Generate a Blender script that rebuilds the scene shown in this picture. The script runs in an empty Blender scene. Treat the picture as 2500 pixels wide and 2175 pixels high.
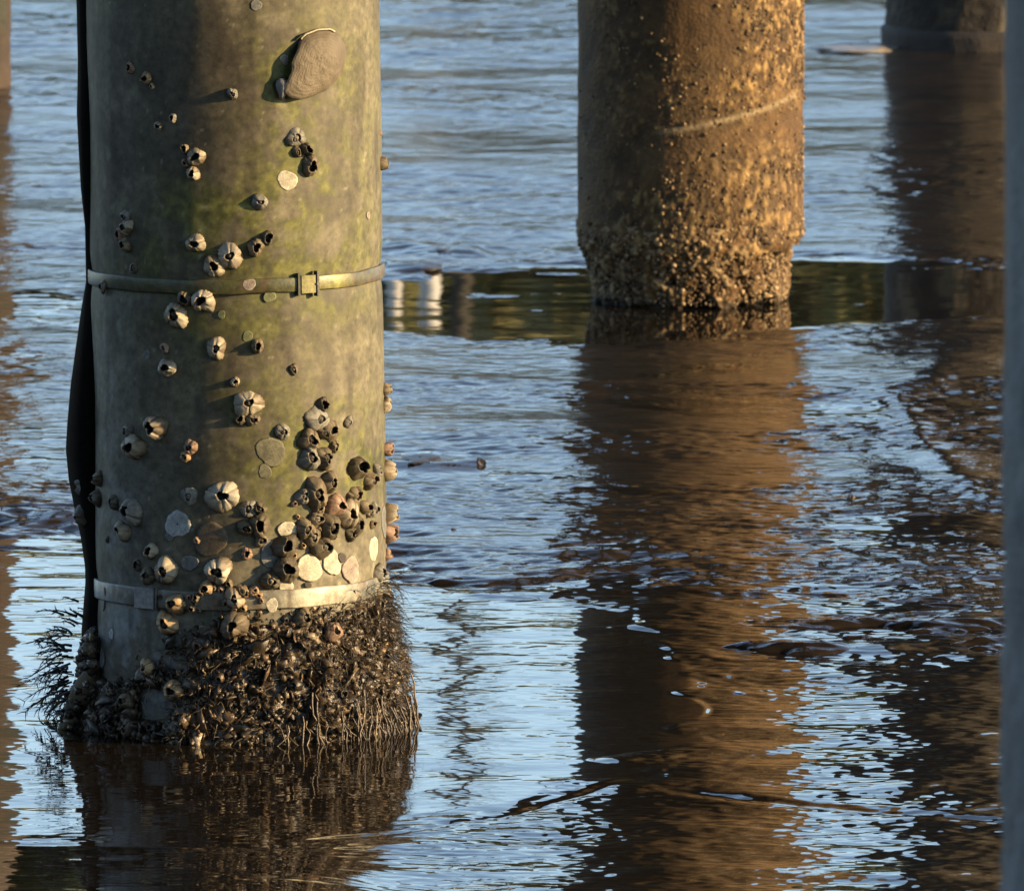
import bpy, math, random
import numpy as np
from mathutils import Matrix, Vector
rng = np.random.default_rng(7)
random.seed(7)
SC = bpy.context.scene
COL = SC.collection
R = math.radians

# ------------------------------------------------------------------ camera
S = 2500.0 / 2060.0            # photograph pixels per unit of the 2060-wide view used for measuring
F = 30000.0                    # focal length in photograph pixels
H = 2.31                       # camera height above the water
PITCH = math.atan((1087.5 + 2450.0) / F)
cam = bpy.data.cameras.new('camera')
cam.sensor_width = 36.0
cam.sensor_fit = 'HORIZONTAL'
cam.lens = 36.0 * F / 2500.0
cam.clip_start = 0.1
cam.clip_end = 1000
cam.dof.use_dof = True
cam.dof.focus_distance = 16.35
cam.dof.aperture_fstop = 30
camo = bpy.data.objects.new('camera', cam)
camo.location = (0, 0, H)
camo.rotation_euler = (math.pi / 2 - PITCH, 0, 0)
COL.objects.link(camo)
SC.camera = camo

# ------------------------------------------------------------------ light
SUN_EL, SUN_AZ = 14.0, 105.0    # azimuth measured from +Y towards +X
w = bpy.data.worlds.new('World')
SC.world = w
w.use_nodes = True
nt = w.node_tree
nt.nodes.clear()
sky = nt.nodes.new('ShaderNodeTexSky')
sky.sky_type = 'NISHITA'
sky.sun_disc = False
sky.sun_elevation = R(SUN_EL)
sky.sun_rotation = R(SUN_AZ)
sky.altitude = 0
sky.air_density = 0.75
sky.dust_density = 0.0
sky.ozone_density = 0.4
bg = nt.nodes.new('ShaderNodeBackground')
bg.inputs['Strength'].default_value = 0.15
out = nt.nodes.new('ShaderNodeOutputWorld')
nt.links.new(sky.outputs[0], bg.inputs[0])
nt.links.new(bg.outputs[0], out.inputs[0])
sl = bpy.data.lights.new('sun', 'SUN')
sl.energy = 3.9
sl.angle = R(1.4)
sl.color = (1.0, 0.70, 0.35)
so = bpy.data.objects.new('sun', sl)
sd = Vector((math.sin(R(SUN_AZ)) * math.cos(R(SUN_EL)), math.cos(R(SUN_AZ)) * math.cos(R(SUN_EL)), math.sin(R(SUN_EL))))
so.rotation_euler = sd.to_track_quat('Z', 'Y').to_euler()
so.location = (20, -8, 10)
COL.objects.link(so)
SC.view_settings.view_transform = 'Standard'
SC.view_settings.look = 'None'
SC.view_settings.exposure = 1.5
SC.view_settings.gamma = 1.0

# ------------------------------------------------------------------ helpers
def tag(o, label=None, cat=None, group=None, kind=None):
    if label: o['label'] = label
    if cat: o['category'] = cat
    if group: o['group'] = group
    if kind: o['kind'] = kind
    return o

def empty(name, loc, rot=(0, 0, 0)):
    o = bpy.data.objects.new(name, None)
    o.empty_display_size = 0.05
    o.location = loc
    o.rotation_euler = rot
    COL.objects.link(o)
    return o

def link_mesh(name, verts, faces, mat, parent=None, col=None, smooth=True, matrix=None):
    """verts (n,3); faces either (m,4)/(m,3) array or list of arrays of the same kind"""
    me = bpy.data.meshes.new(name)
    verts = np.asarray(verts, dtype=np.float32)
    fl = faces if isinstance(faces, list) else [faces]
    fl = [np.asarray(f, dtype=np.int32) for f in fl if len(f)]
    loops = np.concatenate([f.ravel() for f in fl])
    tot = np.concatenate([np.full(len(f), f.shape[1], dtype=np.int32) for f in fl])
    start = np.concatenate([[0], np.cumsum(tot)[:-1]]).astype(np.int32)
    me.vertices.add(len(verts))
    me.vertices.foreach_set('co', verts.ravel())
    me.loops.add(len(loops))
    me.loops.foreach_set('vertex_index', loops)
    me.polygons.add(len(tot))
    me.polygons.foreach_set('loop_start', start)
    me.polygons.foreach_set('loop_total', tot)
    me.polygons.foreach_set('use_smooth', np.full(len(tot), bool(smooth)))
    me.update(calc_edges=True)
    me.validate()
    if col is not None:
        a = me.color_attributes.new('Col', 'FLOAT_COLOR', 'POINT')
        c = np.ones((len(verts), 4), dtype=np.float32)
        c[:, :3] = col
        a.data.foreach_set('color', c.ravel())
    me.materials.append(mat)
    o = bpy.data.objects.new(name, me)
    COL.objects.link(o)
    if parent is not None: o.parent = parent
    if matrix is not None: o.matrix_world = matrix
    return o

def grid_faces(nr, nc, wrap=False):
    i = np.arange(nr - 1)[:, None]
    j = np.arange(nc if wrap else nc - 1)[None, :]
    j2 = (j + 1) % nc
    a = i * nc + j; b = i * nc + j2; c = (i + 1) * nc + j2; d = (i + 1) * nc + j
    return np.stack([a, b, c, d], -1).reshape(-1, 4)

def hash3(ix, iy, iz, seed):
    n = (ix.astype(np.int64) * 374761393 + iy.astype(np.int64) * 668265263 + iz.astype(np.int64) * 2147483647 + seed * 144269504) & 0xffffffff
    n = ((n ^ (n >> 13)) * 1274126177) & 0xffffffff
    n = ((n ^ (n >> 16)) * 2246822519) & 0xffffffff
    return ((n ^ (n >> 15)) & 0xffffff) / float(0xffffff)

def vnoise(p, seed=0):
    p = np.asarray(p, dtype=np.float64)
    f = np.floor(p); t = p - f; t = t * t * (3 - 2 * t)
    i = f.astype(np.int64)
    r = 0
    for dx in (0, 1):
        wx = t[..., 0] if dx else 1 - t[..., 0]
        for dy in (0, 1):
            wy = t[..., 1] if dy else 1 - t[..., 1]
            for dz in (0, 1):
                wz = t[..., 2] if dz else 1 - t[..., 2]
                r = r + wx * wy * wz * hash3(i[..., 0] + dx, i[..., 1] + dy, i[..., 2] + dz, seed)
    return r

def fbm(p, octaves=4, seed=0, gain=0.5):
    p = np.asarray(p, dtype=np.float64)
    a = 1.0; s = 0; tot = 0
    for k in range(octaves):
        s = s + a * vnoise(p * 2 ** k + 17.3 * k, seed + k); tot += a; a *= gain
    return s / tot

def sstep(a, b, x):
    t = np.clip((x - a) / (b - a), 0, 1)
    return t * t * (3 - 2 * t)

CP, SP = math.cos(PITCH), math.sin(PITCH)
def ray(vx, vy):
    x = (np.asarray(vx, float) * S - 1250) / F
    u = -(np.asarray(vy, float) * S - 1087.5) / F
    return np.stack([x, CP + u * SP, -SP + u * CP], -1)

def ground(vx, vy, z=0.0):
    d = ray(vx, vy)
    t = (z - H) / d[..., 2]
    return np.stack([d[..., 0] * t, d[..., 1] * t, np.zeros_like(t) + z], -1)

def project(P):
    P = np.asarray(P, float)
    q = P - np.array([0, 0, H])
    fw = q[..., 1] * CP - q[..., 2] * SP
    up = q[..., 1] * SP + q[..., 2] * CP
    return (1250 + F * q[..., 0] / fw) / S, (1087.5 - F * up / fw) / S

# ------------------------------------------------------------------ materials
def new_mat(name):
    m = bpy.data.materials.new(name)
    m.use_nodes = True
    return m, m.node_tree, m.node_tree.nodes['Principled BSDF']

def attr_mat(name, rough=0.7, var=0.25, vscale=60, bump=0.3, bscale=200, spec=0.35, rvar=0.15, tint=None, bdist=0.002):
    """colour from the 'Col' attribute, broken up by noise, with fine bump"""
    m, t, b = new_mat(name)
    N, L = t.nodes, t.links
    at = N.new('ShaderNodeAttribute'); at.attribute_name = 'Col'
    tc = N.new('ShaderNodeTexCoord')
    n1 = N.new('ShaderNodeTexNoise'); n1.inputs['Scale'].default_value = vscale; n1.inputs['Detail'].default_value = 6; n1.inputs['Roughness'].default_value = 0.65
    L.new(tc.outputs['Object'], n1.inputs['Vector'])
    mr = N.new('ShaderNodeMapRange'); mr.inputs[1].default_value = 0.25; mr.inputs[2].default_value = 0.75
    mr.inputs[3].default_value = 1 - var; mr.inputs[4].default_value = 1 + var
    L.new(n1.outputs[0], mr.inputs[0])
    mx = N.new('ShaderNodeVectorMath'); mx.operation = 'SCALE'
    L.new(at.outputs['Color'], mx.inputs[0]); L.new(mr.outputs[0], mx.inputs['Scale'])
    L.new(mx.outputs[0], b.inputs['Base Color'])
    n2 = N.new('ShaderNodeTexNoise'); n2.inputs['Scale'].default_value = bscale; n2.inputs['Detail'].default_value = 5
    L.new(tc.outputs['Object'], n2.inputs['Vector'])
    bp = N.new('ShaderNodeBump'); bp.inputs['Strength'].default_value = bump; bp.inputs['Distance'].default_value = bdist
    L.new(n2.outputs[0], bp.inputs['Height']); L.new(bp.outputs[0], b.inputs['Normal'])
    m2 = N.new('ShaderNodeMapRange'); m2.inputs[3].default_value = max(0.05, rough - rvar); m2.inputs[4].default_value = min(1, rough + rvar)
    L.new(n1.outputs[0], m2.inputs[0]); L.new(m2.outputs[0], b.inputs['Roughness'])
    b.inputs['Specular IOR Level'].default_value = spec
    return m

M_JACKET = attr_mat('jacket_surface', rough=0.62, var=0.55, vscale=95, bump=0.06, bscale=260, spec=0.35)
M_SHELL = attr_mat('barnacle_shell', rough=0.62, var=0.22, vscale=220, bump=0.45, bscale=500, spec=0.35, bdist=0.001)
M_PLATE = attr_mat('opercular_plate', rough=0.5, var=0.3, vscale=300, bump=0.3, bscale=500, spec=0.4, bdist=0.001)
M_SCAR = attr_mat('shell_scar', rough=0.6, var=0.2, vscale=180, bump=0.4, bscale=450, spec=0.35, bdist=0.001)
M_GROWTH = attr_mat('growth_mat', rough=0.38, var=0.4, vscale=160, bump=0.6, bscale=420, spec=0.5, bdist=0.0015)
M_FROND = attr_mat('frond', rough=0.4, var=0.3, vscale=120, bump=0.1, bscale=300, spec=0.45)
M_CONC = attr_mat('old_concrete', rough=0.75, var=0.3, vscale=70, bump=0.7, bscale=160, spec=0.3, bdist=0.004)
M_CRUST = attr_mat('crust', rough=0.6, var=0.3, vscale=150, bump=0.4, bscale=300, spec=0.35)
M_STRAP = attr_mat('strap_metal', rough=0.42, var=0.55, vscale=110, bump=0.35, bscale=300, spec=0.5, bdist=0.001)
M_SEAM = attr_mat('seam_shade_and_core', rough=0.8, var=0.3, vscale=60, bump=0.3, bscale=200, spec=0.02)
M_OYSTER = attr_mat('oyster_shell', rough=0.7, var=0.14, vscale=120, bump=0.5, bscale=380, spec=0.3, bdist=0.0015)
M_LEAF = attr_mat('tree_leaf', rough=0.7, var=0.2, vscale=2, bump=0.0, bscale=10, spec=0.2)
M_WOOD = attr_mat('bark', rough=0.8, var=0.3, vscale=10, bump=0.3, bscale=30, spec=0.2, bdist=0.02)
M_PAINT = attr_mat('white_paint', rough=0.5, var=0.08, vscale=8, bump=0.05, bscale=40, spec=0.4)

def wet_mat(name, col, col2, rough, scale, bump, bscale, bdist, ior):
    m, t, b = new_mat(name)
    N, L = t.nodes, t.links
    tc = N.new('ShaderNodeTexCoord')
    n1 = N.new('ShaderNodeTexNoise'); n1.inputs['Scale'].default_value = scale; n1.inputs['Detail'].default_value = 6
    L.new(tc.outputs['Object'], n1.inputs['Vector'])
    cr = N.new('ShaderNodeMix'); cr.data_type = 'RGBA'
    cr.inputs[6].default_value = (*col, 1); cr.inputs[7].default_value = (*col2, 1)
    mr = N.new('ShaderNodeMapRange'); mr.inputs[1].default_value = 0.35; mr.inputs[2].default_value = 0.65
    L.new(n1.outputs[0], mr.inputs[0]); L.new(mr.outputs[0], cr.inputs[0])
    L.new(cr.outputs[2], b.inputs['Base Color'])
    b.inputs['Roughness'].default_value = rough
    b.inputs['IOR'].default_value = ior
    if bump > 0:
        n2 = N.new('ShaderNodeTexNoise'); n2.inputs['Scale'].default_value = bscale; n2.inputs['Detail'].default_value = 3
        L.new(tc.outputs['Object'], n2.inputs['Vector'])
        bp = N.new('ShaderNodeBump'); bp.inputs['Strength'].default_value = bump; bp.inputs['Distance'].default_value = bdist
        L.new(n2.outputs[0], bp.inputs['Height']); L.new(bp.outputs[0], b.inputs['Normal'])
    return m
M_WATER = wet_mat('silty_water', (0.0085, 0.0065, 0.0045), (0.012, 0.009, 0.006), 0.02, 3, 0, 1, 0, 1.29)
M_MUD = wet_mat('wet_mud', (0.014, 0.011, 0.0085), (0.026, 0.020, 0.015), 0.05, 12, 0.25, 140, 0.0015, 1.29)

# ------------------------------------------------------------------ mud flat and water
def grf(nx, ny, d, l1, l2, ax, seed):
    """band-limited random height field on a periodic grid, scaled so that its rms slope along y is 1"""
    r = np.random.default_rng(seed)
    kx = np.fft.fftfreq(nx, d)[None, :] * ax
    ky = np.fft.fftfreq(ny, d)[:, None]
    k = np.sqrt(kx ** 2 + ky ** 2)
    k0, k1 = 1 / l2, 1 / l1
    amp = np.where((k > 0), np.exp(-0.5 * (np.log(np.maximum(k, 1e-9) / math.sqrt(k0 * k1)) / (0.5 * math.log(k1 / k0))) ** 2), 0) / np.maximum(k, 1e-6) ** 1.6
    h = np.fft.ifft2(np.fft.fft2(r.standard_normal((ny, nx))) * amp).real
    g = (np.roll(h, -1, 0) - np.roll(h, 1, 0)) / (2 * d)
    return (h / g.std()).astype(np.float32)

def samp(field, d, x, y, ox=0.0, oy=0.0):
    ny, nx = field.shape
    fx = (x + ox) / d; fy = (y + oy) / d
    ix = np.floor(fx).astype(np.int64); iy = np.floor(fy).astype(np.int64)
    tx = fx - ix; ty = fy - iy
    x0 = ix % nx; x1 = (ix + 1) % nx; y0 = iy % ny; y1 = (iy + 1) % ny
    return (field[y0, x0] * (1 - tx) * (1 - ty) + field[y0, x1] * tx * (1 - ty) + field[y1, x0] * (1 - tx) * ty + field[y1, x1] * tx * ty)

FINE = grf(1024, 2048, 0.0035, 0.014, 0.032, 1.6, 11)
FINE2 = grf(1024, 2048, 0.004, 0.022, 0.065, 1.9, 12)
MID = grf(1024, 2048, 0.01, 0.10, 0.30, 1.5, 13)
COARSE = grf(512, 1024, 0.04, 0.5, 1.6, 1.5, 14)

def sdist(px, py, poly, closed=True):
    """distance to a polyline; signed (negative inside) when closed"""
    P = np.asarray(poly, float)
    n = len(P)
    d2 = np.full(px.shape, 1e12)
    inside = np.zeros(px.shape, bool)
    for i in range(n if closed else n - 1):
        a = P[i]; b = P[(i + 1) % n]
        e = b - a
        t = np.clip(((px - a[0]) * e[0] + (py - a[1]) * e[1]) / (e @ e + 1e-12), 0, 1)
        d2 = np.minimum(d2, (px - a[0] - t * e[0]) ** 2 + (py - a[1] - t * e[1]) ** 2)
        if closed:
            c = ((a[1] > py) != (b[1] > py))
            with np.errstate(divide='ignore', invalid='ignore'):
                xx = a[0] + (py - a[1]) * e[0] / (e[1] if e[1] != 0 else 1e-12)
            inside ^= c & (px < xx)
    d = np.sqrt(d2)
    return np.where(inside, -d, d) if closed else d

def gpoly(pts):
    return ground([p[0] for p in pts], [p[1] for p in pts])[:, :2]

# still pools, as outlines on the ground (found with the measuring view)
POOL_FAR = gpoly([(600, 566), (780, 560), (900, 548), (1000, 540), (1180, 538), (1600, 522), (1750, 525), (2080, 540), (2300, 560), (2300, 620), (2060, 635), (1800, 645), (1560, 666), (1350, 688), (1180, 690), (950, 692), (915, 682), (780, 672), (600, 660)])
POOL_NEAR = gpoly([(-400, 1050), (0, 1062), (150, 1075), (400, 1120), (790, 1150), (960, 1185), (1150, 1235), (1270, 1246), (1340, 1300), (1400, 1440), (1390, 1470), (1330, 1520), (1200, 1560), (1000, 1625), (800, 1655), (620, 1680), (200, 1702), (0, 1706), (-400, 1715)])
YS = 0.13                      # ground depth is strongly foreshortened: weigh it down in distances

def ysc(poly):
    q = np.array(poly, float); q[:, 1] *= YS; return q

def surf_coords(vrows, pxs):
    """ground points of a grid laid out along sight lines: rows of view-y, columns of photo-x"""
    g = ground(np.full_like(vrows, 1030.0), vrows)
    D = g[:, 1]
    u = (pxs - 1250.0) / F
    X = u[None, :] * (D[:, None] + 0.27)
    Y = np.repeat(D[:, None], len(pxs), 1)
    return X, Y

def columns(step):
    dense = np.arange(-420, 2920, step)
    ext = 2920 + np.cumsum(step * 1.22 ** np.arange(1, 45))
    ext = ext[ext < 60000]
    return np.concatenate([2500 - ext[::-1], dense, ext])

def drows(d0, d1, step):
    v0 = (69300 / d1 - 2450) / S; v1 = (69300 / d0 - 2450) / S
    return np.arange(v0, v1, step)

def build_water():
    v = drows(14.35, 40.0, 0.85)
    near = (69300 / np.array([3, 4.5, 6, 7.5, 9, 10, 11, 12, 13, 13.6, 14.0, 14.2]) - 2450) / S
    far = (69300 / np.array([400, 200, 120, 80, 60, 50, 45, 42]) - 2450) / S
    rows = np.concatenate([far, v, near[::-1]])
    X, Y = surf_coords(rows, columns(4.0))
    x, y = X, Y
    dp = sdist(x, y * YS, ysc(POOL_NEAR)) + (samp(MID, 0.01, x, y) * 0.25)
    inner = 1 - sstep(-0.006, 0.012, dp)
    df = sdist(x, y * YS, ysc(POOL_FAR))
    inf = 1 - sstep(-0.005, 0.012, df)
    calm = np.maximum(inner, inf)
    amp = samp(COARSE, 0.04, x, y, 3, 5)
    amp = 0.75 + 0.5 * sstep(-0.12, 0.12, amp)
    fade = 1 - sstep(24, 32, y)
    sl_pool = 0.0072 * (1 - .78 * inf)
    sl_rough = 0.042 * amp
    vx, vy = project(np.stack([x, y, 0 * x], -1))
    m = sstep(1700, 1712, vy - 0.02 * (vx - 300)) * (1 - sstep(560, 900, vx))
    sl_rough = sl_rough * (1 - .75 * m)
    z = (samp(FINE2, 0.004, x, y) * (0.55 * sl_rough * (1 - calm) + 0.5 * sl_pool * calm)
         + samp(FINE, 0.0035, x, y, 1.1, 2.2) * (0.55 * sl_rough * (1 - calm) + 0.6 * sl_pool * calm)
         + samp(MID, 0.01, x, y) * (0.6 * sl_rough * (1 - calm) + 0.7 * sl_pool * calm)) * fade
    z += samp(COARSE, 0.04, x, y) * 0.006 * (1 - calm) * fade
    # small surge fronts: low hydraulic steps running across the shallows
    def front(pts, hgt, wid, crease, cw):
        P = gpoly(pts)
        d = sdist(x, y * YS, ysc(P), False) / YS
        xa, xb = P[:, 0].min(), P[:, 0].max()
        tp = sstep(xa, xa + .12, x) * (1 - sstep(xb - .10, xb, x))
        yc = np.interp(x, P[:, 0], P[:, 1]) + samp(MID, 0.01, x, y, 5, 2) * 0.15
        gd = np.gradient(P[:, 1], P[:, 0])
        e = (y - yc) / np.sqrt(1 + np.interp(x, P[:, 0], gd) ** 2)                                   # steeper on the side it runs towards
        # the calmer water behind stands a little higher: a short slope down to the viewer, then a crease at its foot
        return tp * (hgt * sstep(-wid, wid, e) * np.exp(-np.maximum(e, 0) / .8) - crease * (.55 + .45 * amp) * np.exp(-((e + wid * 1.05) / cw) ** 2))
    z += front([(560, 1684), (800, 1660), (1000, 1628), (1200, 1570), (1330, 1525), (1395, 1470), (1420, 1440)], 0.0003, 0.034, 0.0013, 0.011)
    z += front([(1290, 1570), (1500, 1592), (1800, 1620), (2060, 1640), (2300, 1650)], 0.0012, 0.05, 0.0034, 0.020)
    z += front([(1700, 1625), (1900, 1560), (2100, 1540)], 0.001, 0.06, 0.0008, 0.02)
    # the flow drains away from the viewer in the bottom left corner
    z += -0.016 * (15.4 - y) * 0.0 + 0.048 * np.clip(15.30 - y, 0, 3) * m
    nr, nc = x.shape
    o = link_mesh('water', np.stack([x, y, z], -1).reshape(-1, 3), grid_faces(nr, nc)[:, ::-1], M_WATER)
    tag(o, kind='structure')
    return o

# mud rises a few millimetres above the water between the pools
MUD_NEAR_EDGE = [(-600, 1044), (0, 1052), (150, 1062), (420, 1100), (790, 1140), (960, 1165), (1150, 1178), (1300, 1175), (1420, 1190), (1500, 1240), (1700, 1230), (1850, 1270), (2080, 1260), (2600, 1260)]
def climb(y): return 0.018 * np.clip(y - 22.45, 0, 5.5)
def foot(vx, vy):
    '''ground point on the climbing flat seen at (vx, vy)'''
    g = ground(vx, vy)
    for _ in range(40): g = ground(vx, vy, .5 * (g[2] + float(climb(g[1]))))
    return g
def build_mud():
    v = drows(17.0, 40.0, 0.8)
    near = (69300 / np.array([3, 6, 9, 12, 14, 15, 16, 16.6]) - 2450) / S
    far = (69300 / np.array([400, 200, 120, 80, 60, 50, 45, 42]) - 2450) / S
    rows = np.concatenate([far, v, near[::-1]])
    x, y = surf_coords(rows, columns(4.0))
    P = gpoly(MUD_NEAR_EDGE)
    edge = np.interp(x, P[:, 0], P[:, 1])
    wob = samp(MID, 0.01, x, y, 0.4, 0.9) * 9.0 + samp(FINE2, 0.004, x, y) * 14.0
    dn = (y - edge) + wob * 0.55                 # >0 : on the mud
    df = sdist(x, y * YS, ysc(POOL_FAR)) / YS + wob * 0.12
    level = 0.0085 * sstep(-0.22, 0.30, dn) * sstep(-0.10, 0.10, df) - 0.0042
    level -= 0.03 * (1 - sstep(-0.6, -0.05, dn))
    fade = 1 - sstep(26, 36, y)
    amp = samp(COARSE, 0.04, x, y, 7, 1)
    amp = 0.55 + 0.95 * sstep(-0.12, 0.12, amp)
    s0 = 0.050 * amp * (1 - .25 * sstep(22, 23.5, y))
    z = level + (samp(FINE, 0.0035, x, y, 0.7, 1.9) * 0.65 * s0 + samp(FINE2, 0.004, x, y, 2.7, 0.3) * 0.95 * s0 + samp(MID, 0.01, x, y, 3, 3) * 0.5 * s0) * fade
    z += samp(COARSE, 0.04, x, y, 1, 2) * 0.014 * fade * sstep(0.05, 0.4, df)
    z += climb(y)         # the flat climbs very gently away from the viewer
    # a smoother sheet beyond, where a thin film of water runs off around the far piling
    def band(pts, hgt, wid):
        Q = gpoly(pts)
        d = sdist(x, y * YS, ysc(Q), False) / YS
        return hgt * np.exp(-(d / wid) ** 2)
    z += band([(2200, 670), (2060, 690), (1900, 740), (1805, 805), (1850, 890), (1950, 965), (2100, 1035)], 0.0055, 0.26)
    z += band([(780, 498), (870, 508), (960, 512)], 0.009, 0.10) + band([(780, 540), (850, 545)], 0.010, 0.06)
    z += band([(790, 940), (880, 945), (960, 938)], 0.012, 0.06) + band([(0, 1040), (60, 1035), (150, 1050)], 0.012, 0.07)
    z += band([(1500, 92), (1680, 95), (1770, 98)], 0.012, 0.30)
    nr, nc = x.shape
    o = link_mesh('mudflat', np.stack([x, y, z], -1).reshape(-1, 3), grid_faces(nr, nc)[:, ::-1], M_MUD)
    tag(o, kind='structure')
    return o
build_water()
build_mud()

# ------------------------------------------------------------------ front piling
LEAN = 0.0137
g = ground(493, 1495)
R1 = 0.197
C1 = np.array([(493 * S - 1250) / F * (g[1] + R1 + 0.27), g[1] + R1, 0.0])
P1 = empty('wrapped_piling', tuple(C1), (0, -LEAN, 0))
tag(P1, 'nearest round piling in an olive plastic wrap with two metal straps, crusted with barnacles', 'piling', 'pier pilings standing in the shallows')
M1 = Matrix.Translation(Vector(C1)) @ Matrix.Rotation(-LEAN, 4, 'Y')
M1i = np.array(M1.inverted())
M1n = np.array(M1)

def on_pile(vx, vy, rad=R1, lim=86.0):
    """azimuth and height (in the piling's frame) of the point seen at (vx, vy); past the outline it takes the outline"""
    d = M1i[:3, :3] @ ray(vx, vy)
    o = M1i[:3, :3] @ np.array([0, 0, H]) + M1i[:3, 3]
    a = d[0] ** 2 + d[1] ** 2; b = o[0] * d[0] + o[1] * d[1]; c = o[0] ** 2 + o[1] ** 2 - rad ** 2
    disc = b * b - a * c
    if disc <= 0:
        t = -b / a
        p = o + t * d
        ph = math.copysign(R(lim), p[0])
        return ph, p[2]
    t = (-b - math.sqrt(disc)) / a
    p = o + t * d
    ph = math.atan2(p[0], -p[1])
    return max(-R(lim), min(R(lim), ph)), p[2]

def pile_pts(ph, z, rad):
    return np.stack([rad * np.sin(ph), -rad * np.cos(ph), z + 0 * ph], -1)

def to_world(P):
    return P @ M1n[:3, :3].T + M1n[:3, 3]

VPM = 1823.0 / S               # view units per metre at the front piling

BLOB = {
 'algae': [(600, 300, 85, 120, .8), (650, 150, 100, 120, .55), (560, 160, 60, 100, .4), (440, 420, 120, 60, .75), (600, 420, 130, 80, .5), (560, 515, 200, 50, .7), (320, 525, 100, 60, .35), (480, 640, 160, 60, .55), (480, 790, 80, 80, .45), (640, 880, 100, 100, .65), (560, 930, 100, 70, .5), (700, 950, 90, 90, .55), (600, 1015, 100, 60, .45), (640, 610, 90, 40, .45), (740, 930, 50, 60, .6), (690, 420, 80, 200, .25)],
 'pale': [(610, 1150, 120, 60, .85), (710, 1165, 90, 60, .7), (560, 1085, 70, 50, .5), (720, 60, 60, 300, .25), (730, 400, 50, 400, .3), (640, 720, 110, 70, .25), (480, 1150, 70, 40, .4), (560, 1230, 160, 30, .5)],
 'grey': [(230, 1300, 70, 90, .7), (300, 1240, 70, 60, .7), (315, 1415, 40, 45, 1.0), (220, 760, 40, 260, .35), (240, 1080, 80, 120, .4), (340, 1330, 40, 40, .6)],
 'brown': [(440, 120, 190, 140, .75), (390, 300, 150, 100, .6), (300, 430, 90, 120, .4), (430, 1090, 90, 50, .6), (600, 740, 90, 40, .3), (470, 690, 120, 60, .45), (400, 950, 120, 80, .5), (320, 620, 90, 60, .4), (520, 700, 60, 60, .3)],
}
def blob(kind, vx, vy):
    s = np.zeros_like(vx)
    for x, y, rx, ry, k in BLOB[kind]:
        s = 1 - (1 - s) * (1 - k * np.exp(-((vx - x) / rx) ** 2 - ((vy - y) / ry) ** 2))
    return s

def jacket_colour(P):
    """stains of the wrap as they lie on it: P in the piling's frame"""
    W = to_world(P)
    vx, vy = project(W)
    back = (P[:, 1] > 0.03)
    n1 = fbm(P * 14, 5, 1); n2 = fbm(P * 38, 5, 5); n3 = fbm(P * 120, 3, 9); n4 = fbm(P * 7, 4, 21)
    col = np.array([0.108, 0.094, 0.058]) * (0.30 + 1.4 * n1)[:, None]
    def mix(c, k):
        nonlocal col
        k = np.clip(k, 0, 1)[:, None]
        col = col * (1 - k) + np.array(c) * k
    b = np.where(back, 0.4 * n4, blob('brown', vx, vy))
    mix((0.040, 0.031, 0.022), b * (0.35 + 0.9 * n1))
    p = np.where(back, 0.2, blob('pale', vx, vy))
    mix((0.22, 0.195, 0.13), p * (0.25 + 1.0 * sstep(0.35, 0.62, n2)))
    gk = np.where(back, 0.0, blob('grey', vx, vy))
    mix((0.175, 0.185, 0.178), gk * (0.3 + sstep(0.35, 0.6, n2)))
    a = np.where(back, 0.5 * n4, blob('algae', vx, vy))
    mix((0.060, 0.064, 0.013), a * 1.3 * sstep(0.33, 0.60, n2))
    mix((0.150, 0.146, 0.036), a * sstep(0.46, 0.62, n2 * 0.55 + n3 * 0.45) * 1.0)
    mix((0.25, 0.23, 0.17), sstep(0.74, 0.82, n3) * 0.6)
    mix((0.05, 0.045, 0.03), sstep(0.74, 0.82, fbm(P * 90, 2, 33)) * 0.4)
    col = col * (0.66 + 0.68 * fbm(P * 65, 4, 61))[:, None]
    n5 = fbm(P * np.array([42, 42, 9.0]), 4, 87)            # runs and drips
    mix((0.045, 0.036, 0.024), sstep(.55, .70, n5) * .45)
    mix((0.17, 0.15, 0.10), sstep(.60, .74, fbm(P * 28, 5, 93)) * .45)
    low = sstep(0.16, 0.06, P[:, 2])
    mix((0.09, 0.07, 0.05), low * 0.45 * n1)
    return col

def build_jacket():
    nz, na = 520, 460
    z = np.linspace(-0.25, 2.6, nz)
    zz = np.concatenate([np.linspace(-0.25, 1.08, 430), np.linspace(1.1, 3.4, 30)])
    ph = np.linspace(-R(91), R(268), na)          # the wrap is open along its left side
    PH, Z = np.meshgrid(ph, zz)
    rad = R1 + (fbm(np.stack([np.sin(PH) * 3.5, np.cos(PH) * 3.5, Z * 5], -1), 3, 3) - 0.5) * 0.005
    rad += (fbm(np.stack([np.sin(PH) * 18, np.cos(PH) * 18, Z * 90], -1), 3, 8) - 0.5) * 0.0002
    # pinched under each strap
    for zs in (ZB1, ZB2):
        rad -= 0.0028 * np.exp(-((Z - zs) / 0.022) ** 2)
    P = pile_pts(PH, Z, rad).reshape(-1, 3)
    return link_mesh('wrap', P, grid_faces(len(zz), na), M_JACKET, P1, jacket_colour(P))

ZB1 = on_pile(480, 577)[1]
ZB2 = on_pile(480, 1208)[1]
build_jacket()
# the timber inside, closing the wrap top and bottom
ph = np.linspace(0, 2 * math.pi, 64, endpoint=False)
PHc, Zc = np.meshgrid(ph, np.array([-0.3, 0.0, 0.5, 1.0, 2.0, 3.5]))
P = pile_pts(PHc, Zc, R1 - 0.012).reshape(-1, 3)
nP = len(P); P = np.vstack([P, [[0, 0, 3.5]]])
capf = np.stack([nP - 64 + np.arange(64), nP - 64 + (np.arange(64) + 1) % 64, np.full(64, nP)], -1)
link_mesh('core', P, [grid_faces(6, 64, True), capf], M_SEAM, P1, np.array([0.05, 0.04, 0.03]))

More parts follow.
